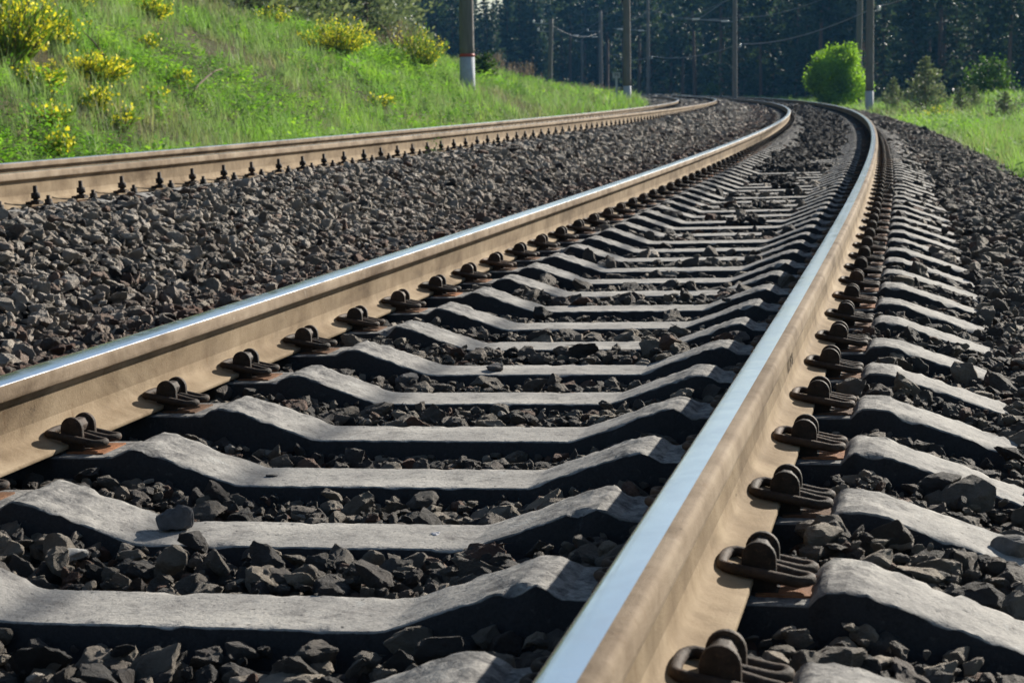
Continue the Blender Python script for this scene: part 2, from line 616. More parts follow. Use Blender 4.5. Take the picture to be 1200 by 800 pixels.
gx = axis_vals(-46, 22, .9, 800); gy = axis_vals(-6, 175, .9, 800)
GX, GY = np.meshgrid(gx, gy)
gz = terrain_z(GX.ravel(), GY.ravel())
nx_, ny_ = len(gx), len(gy)
ii = (np.arange(ny_ - 1)[:, None] * nx_ + np.arange(nx_ - 1)[None]).ravel()
ground = link('ground', fast_mesh('ground', np.stack([GX.ravel(), GY.ravel(), gz], -1), np.stack([ii, ii + 1, ii + nx_ + 1, ii + nx_], -1), M['ground']))
ground.data.polygons.foreach_set('use_smooth', [True] * len(ground.data.polygons))
tag(ground, 'earth and turf ground either side of the railway', 'ground', kind='structure')

# ballast bed: the dark compacted surface under the loose stones
sv = np.concatenate([np.arange(-3, 30, .4), np.arange(30, 120, 1.0), np.arange(120, 330, 2.5)])
uv = np.concatenate([np.arange(-8.2, 3.31, .18)])
SS, UU = np.meshgrid(sv, uv, indexing='ij')
ZZ = bed_profile(SS, UU) - 0.035
bp = W(SS.ravel(), UU.ravel(), ZZ.ravel())
n1, n2 = SS.shape
ii = (np.arange(n1 - 1)[:, None] * n2 + np.arange(n2 - 1)[None]).ravel()
bed = link('ballast_bed', fast_mesh('ballast_bed', bp, np.stack([ii, ii + 1, ii + n2 + 1, ii + n2][::-1], -1), M['soil']))
tag(bed, 'compacted dark ballast bed under both railway tracks', 'ground', kind='structure')

# gravel patch on the right-hand field
pv = []
na, nb = 26, 9
for i in range(na):
    for j in range(nb):
        t = i / (na - 1); w = (j / (nb - 1) - .5) * (4.2 + 1.2 * math.sin(5 * t))
        pv.append((2.2 + 26 * t, 61 + 5 * t + 2.5 * math.sin(3 * t) + w))
pv = np.array(pv)
pz = terrain_z(pv[:, 0], pv[:, 1]) + .05
ii = (np.arange(na - 1)[:, None] * nb + np.arange(nb - 1)[None]).ravel()
pth = link('path', fast_mesh('path', np.column_stack([pv, pz]), np.stack([ii, ii + nb, ii + nb + 1, ii + 1], -1), M['path']))
tag(pth, 'grey gravel access path through the grass beside the curve', 'path', kind='structure')

# ------------------------------------------------------------------ rails
HEAD = [(.0095, -.060), (.0130, -.049), (.0350, -.0405), (.0372, -.0375), (.0372, -.030), (.0366, -.015), (.0358, -.0095), (.0335, -.0052), (.030, -.0027), (.020, -.0008), (.010, -.0002), (0, 0)]
WEB = [(.0095, -.118), (.0088, -.10), (.0088, -.078), (.0095, -.060)]
FOOT = [(0, -.180), (.0735, -.180), (.0750, -.1785), (.0750, -.1705), (.0735, -.1690), (.055, -.1640), (.034, -.1570), (.0215, -.1510), (.0150, -.1455), (.0112, -.134), (.0095, -.118)]


def incl(x, z, side):
    # rails lean 1:20 towards the track axis, turned about the running surface
    a = 0.05 * side
    return x * math.cos(a) + (-z) * math.sin(a), z * math.cos(a) + x * math.sin(a) * 1.0


def make_rail(tr, side, band, s0, s1, label):
    root = link('railway_rail', None)
    root.location = Vector(P(max(s0, 2.0), side * .806, -.18, tr))
    loc = np.array(root.location)
    tag(root, label, 'rail', 'running rails of the two tracks')
    s = np.concatenate([np.arange(s0, 12, .12), np.arange(12, 40, .4), np.arange(40, 130, 1.0), np.arange(130, s1, 2.5)])
    s = s[(s >= s0)]

    def sweep(name, half, closed_mirror, parent, bandmat=False):
        prof = half + [(-x, z) for x, z in half[::-1] if abs(x) > 1e-6] if closed_mirror == 'top' else \
               [(-x, z) for x, z in half[::-1] if abs(x) > 1e-6] + half
        return prof

    def sweep_obj(name, prof, mats, closed, face_mat=None):
        pr = [incl(x, z, side) for x, z in prof]
        n = len(pr)
        V = np.concatenate([P(s, side * .797 + px, pz, tr)[:, None] for px, pz in pr], 1) - loc
        m = len(s)
        Vf = V.reshape(-1, 3)
        k = n if closed else n - 1
        a = (np.arange(m - 1)[:, None] * n + np.arange(k)[None])
        b = (np.arange(m - 1)[:, None] * n + ((np.arange(k) + 1) % n)[None])
        q = np.stack([a, b, b + n, a + n], -1).reshape(-1, 4)
        mi = np.tile([face_mat(prof[j], prof[(j + 1) % n]) if face_mat else 0 for j in range(k)], m - 1)
        me = fast_mesh(name, Vf, q, mats, midx=mi)
        fix_normals(me)
        smooth_by_angle(me, 50)
        return link(name, me, root)

    def fm(a, b):
        mx = (a[0] + b[0]) / 2 ; mz = (a[1] + b[1]) / 2
        return 1 if (mz > -.0075 and band[0] < mx < band[1]) else 0
    hp = HEAD + [(-x, z) for x, z in HEAD[::-1][1:]]
    # extra points so that the polished band ends where it does on the photo
    hp2 = []
    for a, b in zip(hp[:-1], hp[1:]):
        hp2.append(a)
        if a[1] > -.006 and b[1] > -.006 and abs(a[0] - b[0]) > .006:
            for t in (.33, .66):
                hp2.append((a[0] + (b[0] - a[0]) * t, a[1] + (b[1] - a[1]) * t))
    hp2.append(hp[-1])
    sweep_obj('head', hp2, [M['rail'], M['top']], True, fm)
    wp = WEB + [(-x, z) for x, z in WEB[::-1]]
    sweep_obj('web', wp, M['railweb'], True)
    fp = FOOT + [(-x, z) for x, z in FOOT[::-1][:-1]]
    sweep_obj('foot', fp, M['railfoot'], True)
    return root


make_rail(0, 1, (-.036, .0135), -1.0, 300, 'brightly polished outer rail sweeping past the camera, with sleeper ends beyond it')
make_rail(0, -1, (-.034, .034), 1.5, 300, 'tan-sided inner rail of the track with bare concrete sleepers')
make_rail(1, 1, (-.036, .029), 0.5, 300, 'outer rail of the other track, above the pile of crushed stone')
make_rail(1, -1, (-.03, .0335), 0.5, 300, 'rail of the far track nearest the grassy bank')

# faded figures rolled on the web of the near rail
tc = bpy.data.curves.new('web_marking', 'FONT'); tc.body = '117  8  8'; tc.size = .052; tc.extrude = .0004; tc.align_x = 'CENTER'
to = bpy.data.objects.new('web_marking', tc); COL.objects.link(to)
dg = bpy.context.evaluated_depsgraph_get()
tm = bpy.data.meshes.new_from_object(to.evaluated_get(dg))
bpy.data.objects.remove(to)
tm.materials.clear(); tm.materials.append(M['mark'])
near_rail = [o for o in COL.objects if o.name == 'railway_rail'][0]
fr = frame(4.62)
pos = Vector(P(4.62, .797 + .0092 + .0066, -.112))
rm = Matrix((fr.col[1].xyz, fr.col[2].xyz, fr.col[0].xyz)).transposed().to_4x4()
rm = rm @ Matrix.Rotation(-.05, 4, 'X')
rm.translation = pos - near_rail.location
web = [c for c in near_rail.children if c.name == 'web'][0]
mk = link('web_marking', tm, web); mk.matrix_local = rm

# ------------------------------------------------------------------ sleepers
PROF_R = [(.305, -.248), (.322, -.2465), (.512, -.1795), (.532, -.1725), (.562, -.1700), (.580, -.176), (.602, -.1885), (.640, -.190),
          (.966, -.190), (.980, -.175), (.992, -.1690), (1.02, -.1690), (1.05, -.174), (1.335, -.277), (1.348, -.286), (1.352, -.302)]
PROF = [(-a, z) for a, z in PROF_R[::-1]] + PROF_R


def beam_mesh(seed, hi=True):
    pu = np.array([p[0] for p in PROF]); pz = np.array([p[1] for p in PROF])
    us = np.unique(np.concatenate([np.linspace(-1.352, 1.352, 260 if hi else 9), pu]))
    zt = np.interp(us, pu, pz)
    # half section: y, depth below the top (None: bottom edge)
    half = [(.150, None), (.121, .085), (.1115, .035), (.1055, .012), (.1025, .003), (.0985, .0), (.080, 0.), (.06, 0.), (.04, 0.), (.02, 0.)] if hi else [(.150, None), (.1055, .010), (.0990, 0.)]
    cs = [(-y, d) for y, d in half] + ([(0, 0.)] if hi else []) + [(y, d) for y, d in half[::-1]]
    zb = -.41
    V = []
    for a, z in zip(us, zt):
        rough = 0
        if hi:
            d = abs(a)
            rough = max(0, min(1, (d - .34) / .14)) * (1 if d < .62 else 0) + (.8 if d > .97 else 0) + (.28 if d < .4 else 0)
        endk = 1 - .03 * (abs(a) > 1.35)
        for y, t in cs:
            zz = zb if t is None else z - t
            y2, z2, x2 = y * endk, zz, a
            if hi and t is not None:
                nn = noise.noise((a * 9 + seed * 7, y * 22, seed)) * .003 + noise.noise((a * 30 + seed, y * 60, seed * 3)) * .0045 + noise.noise((a * 75, y * 120, seed * 5)) * .003
                z2 += nn * rough
                chip = max(0, noise.noise((a * 16, seed * 3 + (1 if y > 0 else -1) * 5, 2.)) - .12) * .022 * (.35 + rough)
                if abs(y) > .082 and t < .03:
                    z2 -= chip * .8; y2 *= 1 - chip * 3.0
            V.append((x2, y2, z2))
    n = len(cs); m = len(us)
    a = (np.arange(m - 1)[:, None] * n + np.arange(n)[None]); b = (np.arange(m - 1)[:, None] * n + ((np.arange(n) + 1) % n)[None])
    q = np.stack([a, b, b + n, a + n], -1).reshape(-1, 4)
    mb = MB()
    mb.add(V, [tuple(r) for r in q] + [tuple(range(n)), tuple((m - 1) * n + k for k in range(n))[::-1]])
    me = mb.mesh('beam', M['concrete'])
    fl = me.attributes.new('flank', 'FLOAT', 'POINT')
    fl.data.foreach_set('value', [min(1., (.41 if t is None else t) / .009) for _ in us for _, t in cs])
    fix_normals(me)
    return smooth_by_angle(me, 32 if hi else 25)


def anchor_mesh(hi=True):
    mb = MB()
    k = 12 if hi else 6
    arch = [(-.026, -.195), (.026, -.195), (.026, -.138)] + [(.026 * math.cos(a), -.138 + .026 * math.sin(a)) for a in np.linspace(0, PI, k)[1:-1]] + [(-.026, -.138)]
    for y in (-.039, .027):
        mb.prism(arch, y, y + .012)
    hexa = [(.019 * math.cos(a) - .002, -.137 + .019 * math.sin(a)) for a in np.linspace(.2, 2 * PI + .2, 9)[:-1]]
    mb.prism(hexa, -.027, .027)
    mb.box(-.018, .03, -.05, .05, -.205, -.186)
    me = mb.mesh('rail_fastener', M['iron'])
    fix_normals(me)
    if hi:
        bm = bmesh.new(); bm.from_mesh(me)
        eg = [e for e in bm.edges if len(e.link_faces) == 2 and e.calc_face_angle(0) > .6]
        bmesh.ops.bevel(bm, geom=eg, offset=.0022, segments=2, affect='EDGES', profile=.5)
        bm.to_mesh(me); bm.free()
    return smooth_by_angle(me, 35)


def clip_path():
    pts = [(-.012, -.010, -.152), (.02, -.012, -.158), (.052, -.016, -.166)]
    for a in np.linspace(-PI / 2 + .3, PI / 2, 7):
        pts.append((.058 + .019 * math.cos(a), -.035 - .0185 * math.sin(a) * 1.0, -.168))
    pts += [(.02, -.0545, -.160), (-.03, -.054, -.151)]
    for a in np.linspace(0, PI / 2, 5)[1:]:
        pts.append((-.034 - .022 * math.sin(a), -.032 - .022 * math.cos(a), -.148))
    pts += [(-.057, -.012, -.147)]
    return pts + [(x, -y, z) for x, y, z in pts[::-1]]


def clip_mesh(hi=True):
    mb = MB()
    p = clip_path()
    mb.tube(p if hi else p[::2] + [p[-1]], .0085, 10 if hi else 4)
    return fix_normals(mb.mesh('spring_clip', M['clip']))


def pad_mesh():
    mb = MB(); mb.box(-.004, .084, -.062, .062, -.192, -.1865)
    return fix_normals(mb.mesh('insulator_pad', M['pad']))


def rail_pad_mesh():
    mb = MB(); mb.box(-.072, .072, -.075, .075, -.192, -.1805)
    return fix_normals(mb.mesh('rail_pad', M['rubber']))


def low_fastener_mesh():
    mb = MB()
    for src in (anchor_mesh(False), clip_mesh(False)):
        vs = [tuple(v.co) for v in src.vertices]
        mb.add(vs, [tuple(p.vertices) for p in src.polygons])
    return fix_normals(mb.mesh('rail_fastener', M['iron']))


anc, clp, pad, rpad, lowf = anchor_mesh(), clip_mesh(), pad_mesh(), rail_pad_mesh(), low_fastener_mesh()
S0, DS = 2.2959, .54487
SPOTS = [(-.806 - .083, PI), (-.806 + .083, 0), (.806 - .083, PI), (.806 + .083, 0)]


def sleeper_root(beam, full):
    r = link('railway_sleeper', None)
    tag(r, 'x', 'sleeper', 'concrete sleepers of the track with bare sleepers')
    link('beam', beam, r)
    for u, rz in SPOTS:
        f = link('rail_fastener', anc if full else lowf, r)
        f.location = (u, 0, 0); f.rotation_euler = (0, 0, rz)
        if full:
            link('spring_clip', clp, f); link('insulator_pad', pad, f)
    if full:
        for u in (-.806, .806):
            p = link('rail_pad', rpad, r); p.location = (u, 0, 0)
    return r


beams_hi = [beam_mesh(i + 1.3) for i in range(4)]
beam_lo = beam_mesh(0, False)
ORD = ['nearest', 'second nearest', 'third nearest', 'fourth nearest', 'fifth nearest', 'sixth nearest', 'seventh nearest', 'eighth nearest', 'ninth nearest', 'tenth nearest',
       'eleventh nearest', 'twelfth nearest', 'thirteenth nearest', 'fourteenth nearest', 'fifteenth nearest', 'sixteenth nearest']
EXTRA = {0: ', only its ends in view', 3: ', a big loose stone on it', 4: ', with a small black stone on its corner'}
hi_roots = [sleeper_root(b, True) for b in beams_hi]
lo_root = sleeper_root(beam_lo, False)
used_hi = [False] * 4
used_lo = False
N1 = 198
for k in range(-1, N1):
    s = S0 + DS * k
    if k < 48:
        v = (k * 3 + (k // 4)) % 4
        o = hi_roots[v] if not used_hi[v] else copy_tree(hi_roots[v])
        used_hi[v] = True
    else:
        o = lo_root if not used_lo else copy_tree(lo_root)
        used_lo = True
    m = frame(s + rnd.uniform(-.008, .008))
    if (k % 2) and k > 0:
        m = m @ Matrix.Rotation(PI, 4, 'Z')
    m = m @ Matrix.Rotation(rnd.uniform(-.005, .005), 4, 'Z')
    o.matrix_world = m
    i = k + 1
    if i < len(ORD):
        o['label'] = ORD[i] + ' concrete sleeper to the camera' + EXTRA.get(i, '')
    elif k < 60:
        o['label'] = 'pale concrete sleeper in the ladder of sleepers farther up the bare track'
    else:
        o['label'] = 'far concrete sleeper half buried by dark stones where the track bends'


# --- the other track: sleepers buried in stones, bolted fastenings showing
def bolt_meshes():
    mb = MB()
    mb.lathe([(.026, -.150), (.026, -.144), (.014, -.143), (.014, -.136), (.023, -.135), (.023, -.108), (.012, -.105), (.011, -.072), (.006, -.070)], (0, 0), 12)
    mb.box(-.045, .028, -.026, .026, -.165, -.150)
    cl = fix_normals(mb.mesh('clamp_bolt', M['iron']))
    mb = MB()
    mb.lathe([(.026, -.178), (.026, -.160), (.019, -.159), (.019, -.140), (.010, -.139), (.010, -.122), (.005, -.121)], (0, 0), 12)
    an = fix_normals(mb.mesh('anchor_bolt', M['iron']))
    mb = MB(); mb.box(-.005, .125, -.08, .08, -.19, -.178)
    pl = fix_normals(mb.mesh('rail_fastener', M['pad']))
    return cl, an, pl


cl_m, an_m, pl_m = bolt_meshes()
beam_buried = beam_mesh(0, False)


def sleeper2_root():
    r = link('railway_sleeper', None)
    tag(r, 'x', 'sleeper', 'buried sleepers of the track by the bank')
    link('beam', beam_buried, r)
    for u, d in ((-.806, -1), (-.806, 1), (.806, -1), (.806, 1)):
        f = link('rail_fastener', pl_m, r)
        f.location = (u + d * .075, 0, 0); f.rotation_euler = (0, 0, 0 if d > 0 else PI)
        b = link('clamp_bolt', cl_m, f); b.location = (.030, 0, .0)
        b = link('anchor_bolt', an_m, f); b.location = (.098, 0, 0)
    return r


r2 = sleeper2_root()
first = True
N2 = 90
for k in range(-8, N2):
    s = 7.9 + DS * k
    o = r2 if first else copy_tree(r2)
    first = False
    o.matrix_world = frame(s, 1) @ Matrix.Translation((0, rnd.uniform(-.02, .02), 0))
    o['label'] = 'buried sleeper with dark upright bolts beside the rail below the grassy bank'
# beyond those the bolts are mere teeth along the rail
mb = MB()
for k in range(N2, 250):
    s = 7.9 + DS * k
    m = frame(s, 1)
    for u, d in ((-.806, 1), (.806, -1), (.806, 1)):
        for du, z0, z1, r in ((.105, -.17, -.105, .024), (.105, -.105, -.07, .013), (.175, -.18, -.12, .02)):
            if s > 75 and du > .15:
                continue
            c = u + d * du
            vs = [m @ Vector((c + a * r, b * r, z)) for z in (z0, z1) for a, b in ((-1, -1), (1, -1), (1, 1), (-1, 1))]
            mb.add(vs, [(4, 5, 6, 7), (0, 1, 5, 4), (1, 2, 6, 5), (2, 3, 7, 6), (3, 0, 4, 7)])
o = mb.build('rail_bolting', M['iron'])
tag(o, 'tiny dark bolts along the far rails past the last separate sleepers', 'bolts', kind='stuff')

# ------------------------------------------------------------------ ballast stones
def stone_mesh(i):
    r = np.random.default_rng(100 + i)
    bm = bmesh.new()
    sc = np.array([1.0, r.uniform(.6, .95), r.uniform(.36, .72)])
    n = int(r.integers(13, 22))
    p = r.normal(size=(n, 3)); p /= np.linalg.norm(p, axis=1)[:, None]
    p = np.sign(p) * np.abs(p) ** .8
    p *= r.uniform(.75, 1.05, (n, 1)) * sc
    for q in p:
        bm.verts.new(q)
    res = bmesh.ops.convex_hull(bm, input=bm.verts)
    bmesh.ops.delete(bm, geom=[g for g in res['geom_interior'] if isinstance(g, bmesh.types.BMVert)], context='VERTS')
    bmesh.ops.dissolve_limit(bm, angle_limit=.22, verts=bm.verts, edges=bm.edges)
    bmesh.ops.bevel(bm, geom=list(bm.edges), offset=.045, segments=1, affect='EDGES')
    bmesh.ops.triangulate(bm, faces=bm.faces)
    bmesh.ops.subdivide_edges(bm, edges=[e for e in bm.edges if e.calc_length() > .45], cuts=2, use_grid_fill=True)
    bmesh.ops.triangulate(bm, faces=bm.faces)
    bmesh.ops.subdivide_edges(bm, edges=[e for e in bm.edges if e.calc_length() > .26], cuts=1, use_grid_fill=True)
    bmesh.ops.triangulate(bm, faces=bm.faces)
    for v in bm.verts:
        v.co += v.co.normalized() * (noise.noise(v.co * 2.4 + Vector((i * 3.1, 0, 0))) * .10 + noise.noise(v.co * 6.5 + Vector((0, i * 2.3, 0))) * .055)
    me = bpy.data.meshes.new('stone')
    bm.to_mesh(me); bm.free()
    me.materials.append(M['stone'])
    return smooth_by_angle(me, 18)


stones = proto_collection('stone_shape', [stone_mesh(i) for i in range(12)])


def jitter(s0, s1, u0, u1, d):
    a = np.arange(s0, s1, d); b = np.arange(u0, u1, d)
    A, B = np.meshgrid(a, b, indexing='ij')
    A = A.ravel() + rng.uniform(-.5, .5, A.size) * d * 1.1
    B = B.ravel() + rng.uniform(-.5, .5, B.size) * d * 1.1
    return A, B


def sleeper_ds(s):
    q = (s - S0) / DS
    return (q - np.round(q)) * DS


PT, RO, SC, TO, RU = [], [], [], [], []


def put_stones(S, U, size, zoff, flat=.38, extra_keep=None):
    D = D2 + D21 * S
    n = len(S)
    z = bed_profile(S, U)
    keep = np.ones(n, bool)
    # sleepers of the near track stand clear of the stones near the camera
    sd = np.abs(sleeper_ds(S))
    on = (np.abs(U) < 1.345)
    bury = np.clip((S - 24) / 22, 0, 1)
    keep &= ~(on & (sd < np.where(np.abs(U) < .5, .116, .124)) & (rng.random(n) > -1))
    # rail feet and fastenings
    crib = np.floor((S - S0) / DS).astype(int)
    lift = np.array([((k * 7919 + 13) % 97) / 97. for k in range(-10, 600)])[np.clip(crib + 10, 0, 609)] * .040 - .022
    z = z + np.where((np.abs(U) < 1.3) & (S < 30), lift, 0)
    under = (np.abs(U + .806) < .115) | (np.abs(U - .806) < .115)
    z = np.where(under, np.minimum(z, -.245 + U * cant(S, 0)), z)
    for uc in (.885, .72, -.72, -.885):
        keep &= ~((np.abs(U - uc) < .085) & (sd < .13))
    for uc in (-.806, .806):
        keep &= ~(np.abs(U - D - uc) < .11)
    q = (S - 7.9) / DS; q = np.abs(q - np.round(q)) * DS
    keep &= ~((np.abs(U - D - .95) < .09) & (q < .08))
    S, U, z = S[keep], U[keep], z[keep]
    size = np.broadcast_to(size, (n,))[keep]
    n = len(S)
    D = D[keep]
    sz = size * np.clip(rng.lognormal(0, .36, n), .4, 1.9)
    between = (U < -1.36) & (U > D + .9)
    # tone by place: dark and oily in the four foot, greyer and tan between the tracks
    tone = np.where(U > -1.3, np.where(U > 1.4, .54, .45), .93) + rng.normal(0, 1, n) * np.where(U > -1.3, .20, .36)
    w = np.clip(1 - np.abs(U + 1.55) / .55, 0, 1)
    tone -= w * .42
    tone += (rng.random(n) < .018) * .4
    rust = np.clip(rng.normal(-.1, .25, n), 0, 1) * np.where(between, .8, .35)
    rust = np.maximum(rust, np.clip(w * (rng.random(n) * 1.7 - .3), 0, 1))
    rust = np.where(rng.random(n) < .06, .7, rust)
    p = W(S, U, z + zoff + rng.uniform(-.5, .5, n) * sz * .5)
    PT.append(p); SC.append(np.stack([sz * .5] * 3, -1) * rng.uniform(.72, 1.2, (n, 3)))
    RO.append(np.stack([rng.normal(0, flat, n), rng.normal(0, flat, n), rng.uniform(0, 2 * PI, n)], -1))
    TO.append(np.clip(tone, 0, 1)); RU.append(np.clip(rust, 0, 1))


put_stones(*jitter(1.0, 7.5, -1.4, 2.7, .040), .053, -.016)
put_stones(*jitter(1.0, 7.5, -1.4, 2.7, .060), .060, .004)
put_stones(*jitter(1.0, 7.5, -1.4, 2.7, .050), .028, .012)
put_stones(*jitter(7.5, 16, -1.4, 2.9, .055), .066, -.006)
put_stones(*jitter(7.5, 16, -1.4, 2.9, .10), .064, .012)
put_stones(*jitter(4.0, 16, -3.42, -1.3, .040), .056, -.012)
put_stones(*jitter(4.0, 16, -3.42, -1.3, .062), .058, .010)
put_stones(*jitter(.5, 4.0, -3.42, -1.3, .055), .064, .0)
put_stones(*jitter(.5, 6.5, -7.2, -3.3, .075), .078, .0)
put_stones(*jitter(6.5, 16, -7.2, -3.3, .065), .064, .0)
put_stones(*jitter(16, 34, -3.5, 3.0, .058), .074, .0)
put_stones(*jitter(16, 34, -7.0, -3.5, .075), .078, .0)
put_stones(*jitter(34, 66, -7.2, 3.2, .085), .095, .004)
put_stones(*jitter(66, 125, -7.4, 3.2, .13), .14, .006)
put_stones(*jitter(125, 235, -7.4, 3.2, .30), .30, .0)


# stones lying over the middle of the sleepers farther up, in heaps
def strewn(s0, s1, d, size, thr, zl=-.245):
    A, B = jitter(s0, s1, -.62, .5, d)
    nn = snoise(A, B * 1.0, 1.1, 4.4) * .6 + snoise(A, B, .35, 9.1) * .4
    mid = np.clip(1 - np.abs(B + .03 + .12 * np.sin(A * .35)) / .36, -1, 1)
    prob = np.clip((A - 8) / 18, 0, 1) * .75
    k = (nn + mid * .5 + prob - 1.0 > thr)
    A, B = A[k], B[k]
    n = len(A)
    sz = size * np.clip(rng.lognormal(0, .3, n), .5, 1.8)
    c = cant(A, 0)
    hgt = np.clip(prob - .3, 0, 1) * .10 * np.clip(mid[k] if False else 1, 0, 1)
    p = W(A, B, B * c + zl + sz * .18 + rng.uniform(0, 1, n) * np.clip((A - 20) / 25, 0, 1) * .06)
    PT.append(p); SC.append(np.stack([sz * .5] * 3, -1) * rng.uniform(.85, 1.15, (n, 3)))
    RO.append(np.stack([rng.normal(0, .5, n), rng.normal(0, .5, n), rng.uniform(0, 2 * PI, n)], -1))
    TO.append(np.clip(rng.normal(.14, .1, n), 0, 1)); RU.append(np.zeros(n))


strewn(7, 16, .07, .055, .0)
strewn(16, 34, .06, .075, -.12)
strewn(34, 70, .09, .10, -.2)
strewn(70, 120, .15, .16, -.25)
PT = np.concatenate(PT); RO = np.concatenate(RO); SC = np.concatenate(SC); TO = np.concatenate(TO); RU = np.concatenate(RU)
bal = scatter('ballast', PT, RO, SC, rng.integers(0, 12, len(PT)), TO, stones, RU)
tag(bal, 'loose crushed stone filling the cribs and the gap between the tracks', 'gravel', kind='stuff')
N_STONES = len(PT)


# separate stones lying on the sleepers
def loose_stone(i, s, u, z, size, tone, label, rot, flat=(1, .8, .7)):
    r = np.random.default_rng(900 + i)
    me = stone_mesh(20 + i)
    m, nt, out = nodes('loose stone')
    co = objco(nt)
    c = ramp(nt, tex(nt, co, 60, 5, .7), [(.3, tuple(v * .6 for v in tone)), (.7, tuple(min(1, v * 1.3) for v in tone))])
    principled(nt, out, c, .85, 0, bump(nt, tex(nt, co, 120, 5, .7), .5, .004), .3)
    me.materials.clear(); me.materials.append(m)
    sc = np.array(flat) * size * .5
    vs = np.empty(len(me.vertices) * 3, np.float32); me.vertices.foreach_get('co', vs)
    vs = vs.reshape(-1, 3) * sc
    R = np.array(Matrix.Rotation(rot, 3, 'Z') @ Matrix.Rotation(r.uniform(-.25, .25), 3, 'X'))
    vs = vs @ R.T
    vs[:, 2] -= vs[:, 2].min()
    me.vertices.foreach_set('co', vs.ravel()); me.update()
    o = link('stone', me)
    o.location = Vector(P(s, u, z - .004))
    tag(o, label, 'stone', 'loose stones lying on the sleepers')


loose_stone(0, 3.40, -.285, -.247, .085, (.075, .075, .08), 'biggest dark grey angular stone, resting on a sleeper where it starts to rise', .4, (1, .85, 1.9))
loose_stone(1, 3.40, .235, -.248, .030, (.42, .43, .47), 'tiny whitish pebble alone on a flat sleeper top', 1.0)
loose_stone(2, 3.93, -.275, -.248, .035, (.035, .035, .038), 'small black stone at the edge where a sleeper starts to rise', .2, (1, .8, .5))
loose_stone(3, 5.55, -.13, -.247, .085, (.07, .068, .07), 'rounded dark stone sitting on the middle of a sleeper', 2.0, (1, .85, .75))
loose_stone(4, 5.38, -.36, -.262, .095, (.09, .088, .088), 'tilted dark stone leaning on a sleeper bend beside the rail', 1.2, (1, .6, .8))
loose_stone(5, 3.13, -.385, -.262, .080, (.33, .32, .30), 'pale wedge shaped stone between two sleepers', .9, (1, .75, .8))
loose_stone(6, 3.36, 1.285, -.268, .110, (.12, .115, .11), 'large rounded grey stone on an outer sleeper end', .3, (1, .8, .75))
loose_stone(7, 7.06, .42, -.215, .06, (.05, .05, .052), 'small dark stone high on the rising part of a sleeper', 2.5)
loose_stone(8, 11.4, -1.86, -.235, .10, (.36, .21, .11), 'orange brown flat stone among the grey ballast by the inner rail', .1, (1, .7, .35))


# ------------------------------------------------------------------ grass
def blades_mesh(i, n, h, spread, wid, curve=.5, mat='grass'):
    r = np.random.default_rng(300 + i)
    V = []; Q = []
    for k in range(n):
        a = r.uniform(0, 2 * PI); rad = spread * math.sqrt(r.random())
        bx, by = rad * math.cos(a), rad * math.sin(a)
        hh = h * r.uniform(.5, 1.1); lean = curve * r.uniform(.2, 1.1) * hh
        b = r.uniform(0, 2 * PI); dx, dy = math.cos(b), math.sin(b)
        w = wid * r.uniform(.6, 1.2); px, py = -dy * w, dx * w
        o = len(V)
        for t in (0, .5, 1):
            ww = 1 - .85 * t
            cx = bx + dx * lean * t * t; cy = by + dy * lean * t * t; cz = hh * (t - .18 * t * t)
            V += [(cx - px * ww, cy - py * ww, cz), (cx + px * ww, cy + py * ww, cz)]
        Q += [(o, o + 1, o + 3, o + 2), (o + 2, o + 3, o + 5, o + 4)]
    return fast_mesh('tuft', np.array(V), np.array(Q), M[mat])


def weed_mesh(i, n, h):
    r = np.random.default_rng(500 + i)
    V = []; Q = []
    for k in range(n):
        z = h * r.uniform(.1, 1); rad = h * .55 * math.sqrt(r.random()) * (1.1 - .5 * z / h)
        a = r.uniform(0, 2 * PI)
        c = Vector((rad * math.cos(a), rad * math.sin(a), z))
        d = Vector((math.cos(a), math.sin(a), r.uniform(-.3, .7))).normalized()
        w = d.cross(Vector((0, 0, 1))).normalized() * h * r.uniform(.05, .1)
        l = d * h * r.uniform(.15, .3)
        o = len(V)
        V += [c, c + l * .5 + w, c + l, c + l * .5 - w]
        Q.append((o, o + 1, o + 2, o + 3))
    return fast_mesh('weed', np.array([tuple(v) for v in V]), np.array(Q), M['weed'])


tufts = proto_collection('tuft_shape', [blades_mesh(0, 26, .30, .13, .006), blades_mesh(1, 22, .42, .12, .006), blades_mesh(2, 30, .2, .16, .006, .8), blades_mesh(3, 18, .5, .10, .007, .3),
                                        weed_mesh(0, 34, .22), weed_mesh(1, 46, .34), weed_mesh(2, 26, .16), blades_mesh(4, 16, .42, .14, .003, .7, 'straw'), blades_mesh(5, 12, .6, .12, .003, .5, 'straw')])
def patch_noise(A, B):
    return snoise(A, B, 1.7, 2.2) * .6 + snoise(A, B, .6, 5.7) * .4, snoise(A, B, 4.2, 6.6)


